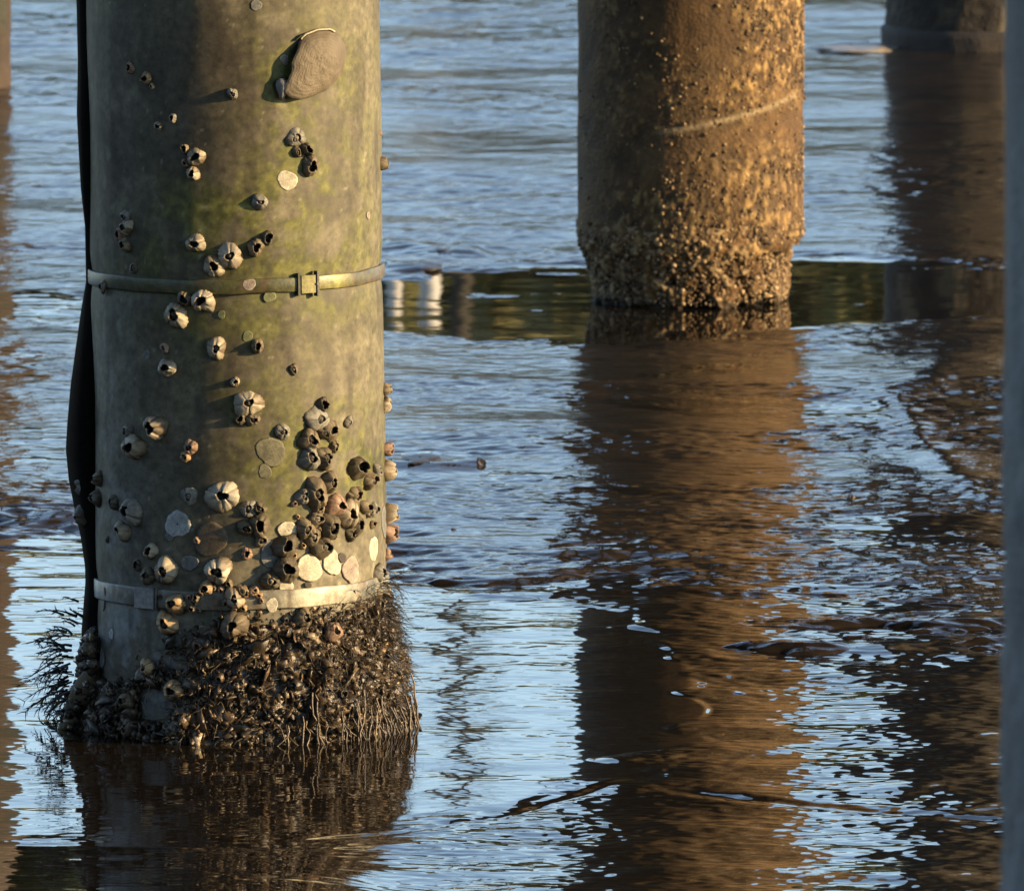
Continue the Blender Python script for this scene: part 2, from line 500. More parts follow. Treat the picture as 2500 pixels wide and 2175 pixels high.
def build_seam():
    """the loose edge of the wrap, bulging out to the left between the straps"""
    prof = [(-200, 157), (0, 157), (150, 160), (250, 158), (400, 166), (500, 176), (540, 180), (580, 178), (650, 166), (720, 156), (800, 145), (880, 138), (930, 135), (990, 140), (1050, 151), (1110, 164), (1170, 173), (1200, 174), (1250, 170), (1300, 166), (1360, 168), (1420, 176), (1500, 186)]
    vy = np.linspace(-900, 1500, 260)
    xo = np.interp(vy, [p[0] for p in prof], [p[1] for p in prof])
    V, C, Fq = [], [], []
    for k, (y, x) in enumerate(zip(vy, xo)):
        _, z = on_pile(300, y)
        # radial reach of the lip
        cx = project(to_world(np.array([[0, -0.0, z]])))[0][0]
        reach = max(0.004, (cx - x) / VPM - R1 + 0.002)
        zz = z
        th = 0.0045
        ins = R1 - 0.02
        out_ = R1 + reach
        ya = -0.004 + 0.006 * math.sin(y * 0.013)
        pts = [(-ins, -0.055, zz), (-(R1 + reach * 0.45), -0.030 + ya, zz), (-out_, 0.012 + ya, zz), (-out_ - 0.001, 0.012 + ya + th, zz), (-(R1 + reach * 0.45) + .002, -0.030 + ya + th * 1.4, zz), (-ins, -0.055 + th, zz)]
        V += pts
        d = (0.006, 0.005, 0.004); e = (0.03, 0.022, 0.016)  # shade of the open seam put into the near black; outer edge brown
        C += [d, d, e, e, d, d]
    n = len(vy)
    V = np.array(V); V[:, 1] += (fbm(V * 30, 3, 4) - 0.5) * 0.006
    link_mesh('seam_flap', V, grid_faces(n, 6, True), M_SEAM, P1, np.array(C))
build_seam()

def build_strap(zc, half, ph0, ph1, tilt, name, base, zones, hilo):
    na = 240
    ph = np.linspace(ph0, ph1, na)
    offs = [(-half, 0.0), (-half, 0.0030), (-half * .86, 0.0036), (0, 0.0038), (half * .86, 0.0036), (half, 0.0030), (half, 0.0)]
    V, C = [], []
    wv = (fbm(np.stack([ph * 6, 0 * ph, 0 * ph], -1), 3, 2) - 0.5) * 0.003
    for dz, dr in offs:
        zz = zc + dz + tilt * np.sin(ph) + wv
        V.append(pile_pts(ph, zz, R1 + dr - 0.0006))
    V = np.stack(V, 1).reshape(-1, 3)
    n = fbm(V * 55, 5, 41); n2 = fbm(V * 20, 4, 44)
    col = np.array(base)[None, :] * (0.6 + 0.8 * n)[:, None]
    phv = np.repeat(ph, len(offs))
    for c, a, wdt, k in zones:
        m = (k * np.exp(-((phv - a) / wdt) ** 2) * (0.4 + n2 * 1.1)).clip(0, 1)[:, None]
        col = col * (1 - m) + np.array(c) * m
    grime = (sstep(.45, .62, fbm(V * 42, 5, 78)) * .55)[:, None]
    col = col * (1 - grime) + np.array((0.06, 0.052, 0.03)) * grime
    rust = sstep(0.54, 0.66, fbm(V * 70, 4, 77))[:, None] * hilo
    col = col * (1 - rust) + np.array((0.10, 0.055, 0.022)) * rust
    f = grid_faces(na, len(offs))[:, ::-1]
    return link_mesh(name, V, f, M_STRAP, P1, col)

def arc_box(z0, z1, a0, a1, r0, r1, n=8):
    """small curved block on the piling"""
    a = np.linspace(a0, a1, n)
    V = np.stack([pile_pts(a, z0 + 0 * a, r0), pile_pts(a, z0 + 0 * a, r1), pile_pts(a, z1 + 0 * a, r1), pile_pts(a, z1 + 0 * a, r0)], 1).reshape(-1, 3)
    f = grid_faces(n, 4, True)[:, ::-1]
    caps = np.array([[0, 1, 2, 3], [(n - 1) * 4 + 3, (n - 1) * 4 + 2, (n - 1) * 4 + 1, (n - 1) * 4]])
    return V, np.vstack([f, caps])

def join(parts):
    V, Fs, off = [], [], 0
    for v, f in parts:
        V.append(v); Fs.append(f + off); off += len(v)
    return np.vstack(V), np.vstack(Fs)

a_end = on_pile(722, 560)[0]
TILT = 0.000
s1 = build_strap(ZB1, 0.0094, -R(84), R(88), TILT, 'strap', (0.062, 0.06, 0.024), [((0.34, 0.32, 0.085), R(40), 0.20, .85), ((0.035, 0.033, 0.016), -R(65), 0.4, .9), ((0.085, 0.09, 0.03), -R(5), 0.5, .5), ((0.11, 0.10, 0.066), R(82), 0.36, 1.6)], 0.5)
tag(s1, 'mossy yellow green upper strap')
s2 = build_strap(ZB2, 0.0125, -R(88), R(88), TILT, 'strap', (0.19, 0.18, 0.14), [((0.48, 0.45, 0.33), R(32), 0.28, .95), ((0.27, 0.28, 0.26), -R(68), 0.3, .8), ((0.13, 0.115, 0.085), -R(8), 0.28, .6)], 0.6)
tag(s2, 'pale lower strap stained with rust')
def buckle(strap, vxs, zc, half, cols):
    parts = []; C = []
    for (x0, x1, hh, r) in vxs:
        a0 = on_pile(x0, 560 if zc > 0.4 else 1200)[0]; a1 = on_pile(x1, 560 if zc > 0.4 else 1200)[0]
        parts.append(arc_box(zc - half * hh, zc + half * hh, a0, a1, R1, R1 + r))
    for p, c in zip(parts, cols):
        C.append(np.repeat(np.array([c]), len(p[0]), 0))
    V, Fc = join(parts)
    o = link_mesh('buckle', V, Fc, M_STRAP, strap, np.vstack(C), smooth=False)
    return o
buckle(s1, [(596, 601, 1.45, 0.0062), (602, 630, 1.12, 0.0075), (631, 635, 1.6, 0.0092), (629.5, 637, .12, 0.0100)], ZB1, 0.0105, [(0.05, 0.045, 0.02), (0.19, 0.17, 0.05), (0.05, 0.04, 0.02), (0.09, 0.08, 0.03)])
buckle(s2, [(275, 312, 1.1, 0.0052), (313, 315.5, 1.2, 0.0062), (317, 319, 1.2, 0.0062)], ZB2, 0.0125, [(0.26, 0.25, 0.23), (0.10, 0.09, 0.07), (0.12, 0.11, 0.09)])

# ------------------------------------------------------------------ barnacles on the front piling
STY = {  # shell colour, stain colour, stain share
 'P': ((0.37, 0.325, 0.235), (0.12, 0.085, 0.05), .85),
 'B': ((0.185, 0.15, 0.095), (0.085, 0.06, 0.036), .7),
 'D': ((0.115, 0.095, 0.06), (0.055, 0.042, 0.027), .7),
 'G': ((0.21, 0.20, 0.165), (0.095, 0.08, 0.06), .6),
 'R': ((0.30, 0.20, 0.14), (0.14, 0.08, 0.05), .55),
 'O': ((0.38, 0.27, 0.15), (0.16, 0.095, 0.045), .6),
 'W': ((0.43, 0.39, 0.30), (0.17, 0.125, 0.08), .65),
}
def frame_at(ph, z, twist=0.0, lift=0.0, tilt=(0, 0)):
    n = Vector((math.sin(ph), -math.cos(ph), 0))
    t = Vector((math.cos(ph), math.sin(ph), 0))
    u = Vector((0, 0, 1))
    n2 = (n + t * tilt[0] + u * tilt[1]).normalized()
    t2 = u.cross(n2).normalized()
    u2 = n2.cross(t2)
    p = Vector(tuple(pile_pts(np.array(ph), np.array(z), R1 + lift)))
    m = Matrix(((t2.x, u2.x, n2.x, p.x), (t2.y, u2.y, n2.y, p.y), (t2.z, u2.z, n2.z, p.z), (0, 0, 0, 1)))
    return M1 @ m @ Matrix.Rotation(twist, 4, 'Z')

def barnacle_mesh(r, h, ra, style, seed, off=(0, 0)):
    """six-plated cone: bulging plates, open seams, ragged rim, hollow inside"""
    q = np.random.default_rng(seed)
    n = 54
    th = np.linspace(0, 2 * math.pi, n, endpoint=False)
    nb = int(q.choice([4, 5, 6, 6]))
    edges = np.sort((np.arange(nb) + q.uniform(-.28, .28, nb)) * 2 * math.pi / nb) + q.uniform(0, 6)
    d = np.abs((th[:, None] - edges[None, :] + math.pi) % (2 * math.pi) - math.pi)
    dm = d.min(1)
    plate = d.argmin(1)
    pl_id = ((th[:, None] - edges[None, :]) % (2 * math.pi)).argmin(1)
    ph_h = q.uniform(-.20, .16, nb)[pl_id]
    ph_r = q.uniform(-.05, .05, nb)[pl_id]
    seam = (0.45 + 0.55 * q.uniform(0, 1, nb)[plate]) * np.exp(-(dm / (0.055 + 0.05 * q.uniform(0, 1, nb)[plate])) ** 2)
    bul = np.clip(dm / 0.5, 0, 1)
    outline = 1 + 0.13 * np.cos(2 * th + q.uniform(0, 6)) * q.uniform(0.2, 1) + 0.08 * np.cos(3 * th + q.uniform(0, 6)) + 0.03 * np.cos(5 * th + q.uniform(0, 6))
    ridges = 0.03 * np.sin(th * q.integers(17, 25) + q.uniform(0, 6)) + 0.02 * np.sin(th * 31 + q.uniform(0, 6))
    apert = 1.12 + 0.24 * np.cos(2 * th + q.uniform(0, 6)) + 0.13 * np.cos(3 * th + q.uniform(0, 6))
    ts = np.array([-.10, 0.0, 0.12, 0.3, 0.5, 0.7, 0.86, 0.96, 1.0])
    rings, cols = [], []
    c0, c1, share = STY[style]
    c0 = np.array(c0); c1 = np.array(c1)
    stain = q.uniform(0, 1, nb)[pl_id]
    for t in ts:
        tt = max(t, 0)
        prof = ra + (r - ra) * (1 - tt ** 1.85)
        rad = prof * (outline * (1 - tt) + apert * tt) * (1 + ph_r) * (1 + (ridges + 0.035 * bul) * (1 - 0.5 * tt)) * (1 - 0.10 * seam * (0.35 + 0.65 * tt))
        if t < 0: rad = rad * 1.03
        z = h * (t + (ph_h + 0.05 * bul - 0.10 * seam) * tt ** 2)
        ox, oy = off[0] * r * tt ** 1.3, off[1] * r * tt ** 1.3
        rings.append(np.stack([rad * np.cos(th) + ox, rad * np.sin(th) + oy, z], -1))
        k = np.clip(share * (1.2 * stain * (1 - 0.4 * tt) + 0.5 * (1 - tt) - .15) + 0.62 * seam ** 0.8 * (0.4 + .6 * tt), 0, 1)[:, None]
        dk = np.where(seam > 0.75, 0.6, 1.0)[:, None]
        cols.append((c0 * (1 - k) + c1 * k) * dk * (0.9 + 0.2 * q.uniform(0, 1, n))[:, None])
    rim = rings[-1]
    cen = np.array([off[0] * r, off[1] * r, 0])
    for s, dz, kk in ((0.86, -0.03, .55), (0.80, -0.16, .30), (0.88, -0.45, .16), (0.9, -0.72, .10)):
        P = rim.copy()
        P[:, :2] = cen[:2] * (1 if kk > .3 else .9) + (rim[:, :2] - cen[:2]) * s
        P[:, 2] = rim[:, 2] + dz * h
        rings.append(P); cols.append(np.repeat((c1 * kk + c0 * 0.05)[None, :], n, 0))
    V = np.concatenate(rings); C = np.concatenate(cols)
    wn = fbm(V / r * 2.2 + seed * 3.1, 3, seed)
    wf = fbm(V / r * 7.0 + seed * 1.7, 2, seed + 3)
    sc_ = 1 + .22 * (wn - .5) + .07 * (wf - .5)
    V[:, :2] *= sc_[:, None]
    V[:, 2] *= 1 + .3 * (wn - .5)
    C = C * (.55 + .9 * fbm(V / r * 3.5 + seed, 4, seed + 8))[:, None]
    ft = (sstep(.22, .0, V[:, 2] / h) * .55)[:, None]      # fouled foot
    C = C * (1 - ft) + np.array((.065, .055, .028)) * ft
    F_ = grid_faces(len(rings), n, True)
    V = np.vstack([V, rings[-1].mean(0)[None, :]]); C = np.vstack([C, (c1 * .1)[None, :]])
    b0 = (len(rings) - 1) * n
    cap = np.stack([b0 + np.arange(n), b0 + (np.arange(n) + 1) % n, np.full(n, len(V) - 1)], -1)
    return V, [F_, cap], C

def operculum_mesh(ra, h, depth, seed, off, r, pale):
    """two pairs of beaked lids meeting along a slit"""
    q = np.random.default_rng(seed + 999)
    n = 20
    th = np.linspace(0, 2 * math.pi, n, endpoint=False)
    a = q.uniform(0, math.pi)
    ca, sa = math.cos(a), math.sin(a)
    V, C = [], []
    for s, up in ((0.86, 0.0), (0.60, .5), (0.30, .85), (0.04, 1.0)):
        x = ra * s * np.cos(th); y = ra * s * np.sin(th) * 0.85
        z = h * (depth + 0.26 * up) + 0.25 * ra * x / ra * (1 - s)
        slit = np.exp(-(y / (0.13 * ra)) ** 2)
        z = z - 0.22 * ra * slit * (s > .1)
        V.append(np.stack([x * ca - y * sa + off[0] * r * .95, x * sa + y * ca + off[1] * r * .95, z], -1))
        base = np.array((0.20, 0.175, 0.135)) if pale else np.array((0.085, 0.07, 0.05))
        C.append(base[None, :] * (1 - .75 * slit)[:, None])
    V = np.concatenate(V); C = np.concatenate(C)
    V = np.vstack([V, V[-n:].mean(0)]); C = np.vstack([C, C[-1]])
    f = grid_faces(4, n, True)
    cap = np.stack([3 * n + np.arange(n), 3 * n + (np.arange(n) + 1) % n, np.full(n, 4 * n)], -1)
    return V, [f, cap], C

def scar_mesh(r, style, seed, sx=1.0, sy=1.0, chip=0.0, hole=False, dome=0.12):
    """flat base plate a barnacle leaves behind: raised rim, growth rings, fine radial lines"""
    q = np.random.default_rng(seed)
    n = 56
    th = np.linspace(0, 2 * math.pi, n, endpoint=False)
    outline = 1 + 0.09 * np.cos(2 * th + q.uniform(0, 6)) + 0.06 * np.cos(3 * th + q.uniform(0, 6)) + 0.02 * np.cos(7 * th + q.uniform(0, 6)) + q.uniform(-.03, .03, n)
    if chip: outline -= chip * np.exp(-(((th - q.uniform(0, 6) + math.pi) % (2 * math.pi) - math.pi) / 0.6) ** 2)
    tones = {'w': (0.33, 0.34, 0.33), 'c': (0.43, 0.39, 0.29), 'y': (0.125, 0.117, 0.072), 'g': (0.15, 0.15, 0.135), 'p': (0.28, 0.23, 0.18), 'b': (0.10, 0.078, 0.05), 'm': (0.15, 0.16, 0.075), 'k': (0.04, 0.03, 0.02)}
    c = np.array(tones[style])
    V, C = [], []
    for s, z, k in ((1.03, -1.0, .55), (1.0, .3, .8), (.95, .75, 1.15), (.86, .78, 1.08), (.74, .70, .92), (.62, .74, .98), (.48, .68, .88), (.34, .72, .95), (.22, .70, .8), (.13, .85, 1.05), (.05, .6 if not hole else .1, .75 if not hole else .3)):
        rad = r * s * (1 + (outline - 1) * min(1, s * 1.2))
        zz = r * dome * z * (1 + 0.12 * np.sin(th * 30 + s * 3) * (s > .5)) + 0 * th
        V.append(np.stack([rad * np.cos(th) * sx, rad * np.sin(th) * sy, zz], -1))
        C.append(c[None, :] * (k * (0.72 + 0.45 * q.uniform(0, 1, n)))[:, None])
    V = np.concatenate(V); C = np.concatenate(C)
    C = C * (.5 + 1.0 * fbm(V / r * 2.5 + seed, 4, seed))[:, None]
    V = np.vstack([V, V[-n:].mean(0)]); C = np.vstack([C, C[-1]])
    f = grid_faces(11, n, True)
    cap = np.stack([10 * n + np.arange(n), 10 * n + (np.arange(n) + 1) % n, np.full(n, 11 * n)], -1)
    return V, [f, cap], C

def z1(x, y): return 123.6 + x * .36, y * .36
def z2(x, y): return 123.6 + x * .36, 494.4 + y * .36
def z3(x, y): return 41.2 + x * .4254, 1030 + y * .4254
SCL = {z1: .36, z2: .36, z3: .4254}
# where, radius, style, height factor, mouth factor, lids (0 none, 1 dark, 2 pale), label
BARN = [
 (z1, 388, 383, 31, 'R', .7, .42, 0, 'small pinkish brown barnacle, farthest left of the pair below the top edge'),
 (z1, 478, 437, 34, 'O', .9, .45, 0, 'small golden barnacle with black mouth, beside the pinkish one near the top'),
 (z1, 508, 482, 17, 'O', .9, .40, 0, 'tiny golden barnacle growing on the lower edge of a small golden one'),
 (z1, 957, 525, 31, 'G', 1.0, .36, 2, 'lone grey cone barnacle casting a shadow on the bare brown upper wrap'),
 (z1, 543, 707, 26, 'P', .9, .42, 0, 'lower left one of two tiny pale barnacles well above the upper strap'),
 (z1, 625, 660, 25, 'G', .9, .42, 0, 'upper right one of two tiny barnacles well above the upper strap'),
 (z1, 752, 875, 50, 'P', .85, .40, 0, 'largest pale ribbed barnacle of the four in the upper middle cluster'),
 (z1, 688, 832, 26, 'B', .8, .55, 0, 'small brown barnacle at the top left of the four in the upper middle cluster'),
 (z1, 738, 970, 38, 'P', .9, .40, 0, 'pale barnacle at the bottom of the four in the upper middle cluster'),
 (z1, 690, 912, 21, 'R', .8, .40, 0, 'tiny reddish barnacle on the left of the four in the upper middle cluster'),
 (z1, 1308, 770, 56, 'G', .55, .36, 2, 'large flattened grey barnacle at the top of the trio below the big smooth shell'),
 (z1, 1368, 836, 38, 'D', 1.1, .45, 0, 'dark brown barnacle in the middle of the trio below the big smooth shell'),
 (z1, 1312, 852, 30, 'D', .9, .40, 1, 'small dark barnacle on the left flank of the trio below the big smooth shell'),
 (z1, 1388, 925, 56, 'B', .85, .42, 0, 'brown barnacle with a wide black mouth and pale rim, lowest under the big smooth shell'),
 (z1, 1105, 1130, 46, 'G', .85, .30, 2, 'lone grey cone barnacle with closed lids on green algae above the upper strap'),
 (z1, 1812, 740, 14, 'R', 1.0, .45, 0, 'tiny pinkish barnacle on the right outline, highest of those there'),
 (z1, 1795, 912, 36, 'B', 1.2, .48, 0, 'brown barnacle jutting from the right outline above the upper strap'),
 (z1, 362, 1212, 36, 'G', .7, .38, 1, 'grey barnacle topping the column of four at the left above the upper strap'),
 (z1, 375, 1268, 44, 'P', 1.0, .40, 1, 'pale cracked barnacle, second down in the left column above the upper strap'),
 (z1, 338, 1312, 38, 'R', .9, .42, 0, 'reddish barnacle, third down in the left column above the upper strap'),
 (z1, 362, 1368, 40, 'B', 1.0, .44, 0, 'brown barnacle at the foot of the left column above the upper strap'),
 (z1, 755, 1360, 52, 'P', .95, .36, 0, 'cream barnacle with a broken mouth, left of the pair that touches the upper strap'),
 (z1, 853, 1490, 60, 'P', .85, .36, 0, 'cream barnacle with black mouth just touching the top of the upper strap'),
 (z1, 942, 1432, 70, 'W', .75, .30, 1, 'large white barnacle with dark closed lids just above the upper strap'),
 (z1, 1085, 1380, 49, 'B', .95, .40, 0, 'brown barnacle with black mouth, lower left of two above the strap buckle'),
 (z1, 1147, 1328, 38, 'D', .95, .55, 0, 'dark barnacle with wide pale rimmed mouth, upper right of two above the strap buckle'),
 (z1, 405, 1500, 34, 'D', .35, .45, 1, 'flat dark brown barnacle on the top edge of the upper strap near the left'),
 (z1, 245, 1600, 38, 'B', .4, .5, 1, 'flat brown barnacle on the left end of the upper strap'),
 (z2, 690, 295, 43, 'B', .85, .48, 0, 'brown barnacle with black mouth and orange plate hanging under the upper strap'),
 (z2, 797, 306, 64, 'W', .85, .36, 0, 'bulging white barnacle hanging just under the upper strap'),
 (z2, 645, 392, 70, 'P', .85, .36, 1, 'cream barnacle with cracked lids, lowest of three under the upper strap'),
 (z2, 865, 570, 59, 'P', .75, .30, 2, 'round cream barnacle with closed lids alone in the middle below the upper strap'),
 (z2, 1095, 560, 38, 'B', 1.0, .42, 0, 'brown barnacle with black mouth beside a small yellow scar'),
 (z2, 575, 572, 29, 'R', .6, .35, 1, 'small reddish barnacle sitting on top of a cream one left of the middle'),
 (z2, 595, 680, 53, 'P', .9, .38, 0, 'striped cream barnacle with its mouth turned left, under a reddish one'),
 (z2, 1297, 690, 30, 'D', .6, .45, 1, 'lone small dark barnacle on the purple brown patch right of the middle'),
 (z2, 970, 760, 27, 'P', 1.0, .40, 0, 'tiny white tipped barnacle above the large one with two brown ones below'),
 (z2, 1045, 880, 76, 'P', .8, .28, 1, 'large cream barnacle with hooked dark lids above two small brown ones'),
 (z2, 1000, 968, 34, 'D', .95, .40, 0, 'left one of two small dark barnacles under the large cream one'),
 (z2, 1065, 972, 37, 'B', .95, .36, 1, 'right one of two small dark barnacles under the large cream one'),
 (z2, 530, 1015, 70, 'P', .95, .36, 0, 'tall cream barnacle with striped plates, upper one of the left pair at mid height'),
 (z2, 378, 1035, 42, 'G', .8, .35, 1, 'shaded grey barnacle behind the lower cream one of the left pair'),
 (z2, 413, 1120, 74, 'P', .9, .36, 0, 'large cream barnacle with orange base, lower one of the left pair at mid height'),
 (z2, 726, 1125, 40, 'R', .8, .34, 1, 'pinkish barnacle, upper one of a small pair left of the big round scar'),
 (z2, 694, 1178, 32, 'O', .8, .36, 1, 'orange barnacle, lower one of a small pair left of the big round scar'),
 (z2, 1235, 1040, 46, 'G', .65, .36, 1, 'grey barnacle with hooked lids just above the big round scar'),
 (z2, 1460, 885, 40, 'D', .9, .48, 0, 'dark barnacle with black mouth topping the right hand cluster of eight'),
 (z2, 1430, 968, 74, 'G', .45, .30, 1, 'wide pale grey flattened barnacle, second down in the right hand cluster of eight'),
 (z2, 1382, 1085, 62, 'B', .85, .36, 1, 'brown ribbed barnacle on the left of the right hand cluster of eight'),
 (z2, 1502, 1030, 60, 'B', .7, .34, 0, 'brown barnacle on the right of the right hand cluster of eight'),
 (z2, 1455, 1045, 34, 'D', 1.2, .42, 1, 'dark barnacle in the very centre of the right hand cluster of eight'),
 (z2, 1522, 1120, 32, 'B', .9, .48, 2, 'small brown barnacle with pale lids low on the right of the cluster of eight'),
 (z2, 1385, 1185, 66, 'G', .7, .36, 1, 'banded grey brown barnacle at the lower left of the cluster of eight'),
 (z2, 1455, 1185, 62, 'D', .95, .38, 1, 'dark barnacle with pale lids at the bottom of the cluster of eight'),
 (z2, 1602, 985, 32, 'G', .7, .34, 2, 'lone small grey cone barnacle right of the cluster of eight'),
 (z2, 1640, 1242, 62, 'D', 1.0, .50, 0, 'dark barnacle with a big gaping mouth near the right outline'),
 (z2, 1712, 1318, 52, 'B', 1.0, .42, 1, 'ragged brown barnacle under the dark gaping one near the right outline'),
 (z2, 1755, 1255, 40, 'G', .8, .42, 0, 'grey barnacle between the dark gaping one and the right outline'),
 (z2, 1855, 795, 40, 'B', 1.0, .44, 1, 'brown barnacle jutting from the right outline at mid height'),
 (z2, 1852, 880, 44, 'P', 1.0, .42, 0, 'cream barnacle jutting from the right outline below a brown one at mid height'),
 (z2, 1862, 1130, 36, 'R', 1.3, .60, 0, 'pinkish box shaped barnacle on the right outline above a cream one'),
 (z2, 1840, 1245, 58, 'P', .95, .42, 0, 'large cream barnacle on the right outline, third up from the lower strap'),
 (z2, 1868, 1490, 56, 'P', 1.1, .45, 0, 'cream barnacle with brown top on the right outline, second up from the lower strap'),
 (z2, 1868, 1600, 48, 'R', 1.2, .50, 0, 'ragged reddish barnacle on the right outline, just above the lower strap'),
 (z3, 1760, 195, 28, 'R', .9, .45, 0, 'small pinkish barnacle on the right outline under a ragged reddish one'),
 (z2, 165, 935, 40, 'G', .8, .36, 1, 'shaded grey barnacle on the wrap seam, highest of the group there'),
 (z2, 150, 1000, 44, 'D', .8, .40, 1, 'shaded dark barnacle on the wrap seam, in the middle of the upper group'),
 (z2, 140, 1055, 36, 'B', .8, .40, 1, 'shaded brown barnacle on the wrap seam, lowest of the upper group'),
 (z2, 218, 1298, 46, 'B', .95, .38, 1, 'striped brown barnacle beside the wrap seam, above the wide shaded ones'),
 (z2, 172, 1340, 52, 'G', .8, .38, 1, 'wide grey shaded barnacle on the wrap seam left of a striped one'),
 (z2, 210, 1410, 50, 'D', .9, .38, 1, 'dark shaded barnacle beside the wrap seam in the lower group'),
 (z2, 160, 1505, 60, 'D', .8, .44, 0, 'large dark barnacle with open mouth at the foot of the seam group'),
 (z2, 300, 1432, 42, 'D', .8, .40, 1, 'dark barnacle left of the big grey green one at the lower left'),
 (z2, 402, 1482, 74, 'G', .8, .32, 0, 'big grey green barnacle with a yellow lit plate at the lower left'),
 (z2, 350, 1592, 60, 'P', .8, .30, 2, 'cream veined barnacle just under the big grey green one at the lower left'),
 (z2, 260, 1640, 20, 'D', .6, .45, 0, 'tiny dark barnacle left of the cream veined one at the lower left'),
 (z2, 715, 1395, 49, 'G', .35, .32, 2, 'flat grey oval barnacle with a sunken lid left of the big cream one'),
 (z2, 898, 1402, 88, 'W', .75, .28, 0, 'biggest cream barnacle of all with a square black mouth, lower middle'),
 (z2, 1045, 1470, 48, 'G', .55, .36, 1, 'pale grey barnacle at the top left of the dark lower middle cluster'),
 (z2, 1107, 1465, 36, 'D', 1.0, .42, 1, 'small black brown barnacle topping the dark lower middle cluster'),
 (z2, 1030, 1575, 44, 'D', .95, .38, 1, 'dark barnacle on the left of the dark lower middle cluster'),
 (z2, 1108, 1560, 62, 'D', 1.0, .38, 0, 'dark barnacle with a round black hole, main one of the lower middle cluster'),
 (z2, 1115, 1645, 36, 'B', 1.0, .42, 2, 'small brown barnacle with pale lids at the foot of the lower middle cluster'),
 (z2, 1490, 1320, 58, 'B', .9, .34, 1, 'brown domed barnacle highest in the big brown clump at lower right'),
 (z2, 1420, 1385, 78, 'B', .85, .34, 1, 'large brown domed barnacle second down in the big brown clump at lower right'),
 (z2, 1345, 1402, 46, 'G', .9, .36, 2, 'purple grey barnacle on the left tip of the big brown clump at lower right'),
 (z2, 1300, 1440, 20, 'R', .9, .40, 0, 'tiny reddish barnacle left of the purple grey one in the lower right clump'),
 (z2, 1430, 1455, 44, 'B', .8, .36, 1, 'orange brown barnacle under the large brown domed one at lower right'),
 (z2, 1530, 1450, 66, 'R', .85, .30, 0, 'crumpled pink barnacle left half of the broken shells at lower right'),
 (z2, 1590, 1500, 84, 'P', .80, .26, 0, 'crumpled cream barnacle with a bright yellow flank amid brown ones at lower right'),
 (z2, 1635, 1395, 52, 'B', .75, .36, 1, 'brown leaning barnacle above the crumpled cream one at lower right'),
 (z2, 1690, 1460, 42, 'B', 1.0, .42, 0, 'ragged brown barnacle right of the crumpled cream one at lower right'),
 (z2, 1738, 1478, 40, 'G', .9, .40, 1, 'ragged grey barnacle nearest the right outline in the lower right clump'),
 (z2, 1640, 1560, 56, 'D', .8, .36, 0, 'dark barnacle under the crumpled cream one at lower right'),
 (z2, 1612, 1605, 40, 'D', .8, .46, 0, 'dark barnacle with a round black hole at the foot of the lower right clump'),
 (z2, 1360, 1578, 54, 'B', .9, .36, 1, 'orange edged brown barnacle just right of the white scar with a hole'),
 (z2, 1415, 1530, 46, 'B', .9, .44, 2, 'glossy brown barnacle with a wide lid above the orange edged one'),
 (z2, 1398, 1625, 52, 'B', .9, .36, 2, 'amber brown barnacle below the orange edged one'),
 (z2, 1498, 1565, 68, 'D', .85, .36, 1, 'dark green brown barnacle with orange skirt right of the amber one'),
 (z2, 1450, 1685, 64, 'D', .85, .34, 2, 'dark domed barnacle with a pale lid above the bright white scars'),
 (z2, 1250, 1682, 72, 'D', .95, .36, 0, 'large dark barnacle with a round black mouth under the white scar with a hole'),
 (z2, 505, 1703, 46, 'P', .9, .38, 0, 'cream barnacle with a black hollow side, upper one of a pair above the lower strap'),
 (z3, 690, 272, 62, 'P', .85, .30, 1, 'crusty cream barnacle with grey lids, lower one of a pair above the lower strap'),
 (z3, 555, 250, 26, 'D', .7, .5, 0, 'small dark hollow barnacle left of the crusty cream pair above the lower strap'),
 (z3, 605, 300, 44, 'B', .6, .34, 1, 'brown flattened barnacle under the crusty cream pair above the lower strap'),
 (z3, 935, 275, 60, 'W', .9, .36, 1, 'white flanked barnacle with grey lids above the middle of the lower strap'),
 (z3, 882, 360, 36, 'O', 1.0, .40, 0, 'golden barnacle with split plates on the top edge of the lower strap'),
 (z3, 1250, 268, 60, 'D', .95, .40, 0, 'dark barnacle with a black mouth left of the bright white scars'),
 (z3, 1180, 322, 46, 'D', .95, .36, 2, 'dark barnacle with pale lids throwing a blue shadow above the lower strap'),
 (z3, 1070, 195, 28, 'R', .7, .42, 0, 'small pinkish barnacle above the dark one with the blue shadow'),
 (z2, 757, 1645, 22, 'R', .8, .36, 0, 'tiny pink barnacle left of the round brown patch'),
 (z3, 740, 430, 48, 'O', .9, .36, 1, 'crusty golden barnacle sitting across the lower strap right of its clasp'),
 (z3, 825, 425, 20, 'B', .8, .40, 1, 'tiny brown barnacle on the lower strap right of the crusty golden one'),
 (z3, 1010, 405, 46, 'P', .9, .32, 1, 'pale pinkish barnacle sitting across the middle of the lower strap'),
 (z3, 1050, 370, 26, 'B', .9, .38, 1, 'small brown barnacle on the top edge of the lower strap by the pinkish one'),
 (z3, 1100, 372, 26, 'R', .9, .42, 0, 'small reddish barnacle on the top edge of the lower strap left of a white flake'),
 (z3, 697, 525, 54, 'O', .95, .34, 1, 'orange barnacle with dark pointed lids just below the lower strap'),
 (z3, 1010, 530, 62, 'B', .8, .30, 0, 'broken brown barnacle below the middle of the lower strap'),
 (z3, 1330, 500, 46, 'B', .9, .36, 2, 'brown barnacle below the bright part of the lower strap'),
 (z3, 1460, 560, 46, 'R', .7, .34, 0, 'reddish barnacle at the top of the dark growth, right of the middle'),
 (z3, 1680, 640, 38, 'O', .8, .34, 1, 'orange barnacle in the dark growth near the right outline'),
 (z3, 620, 725, 40, 'O', .9, .34, 1, 'orange barnacle in the left of the dark growth above the bare grey patch'),
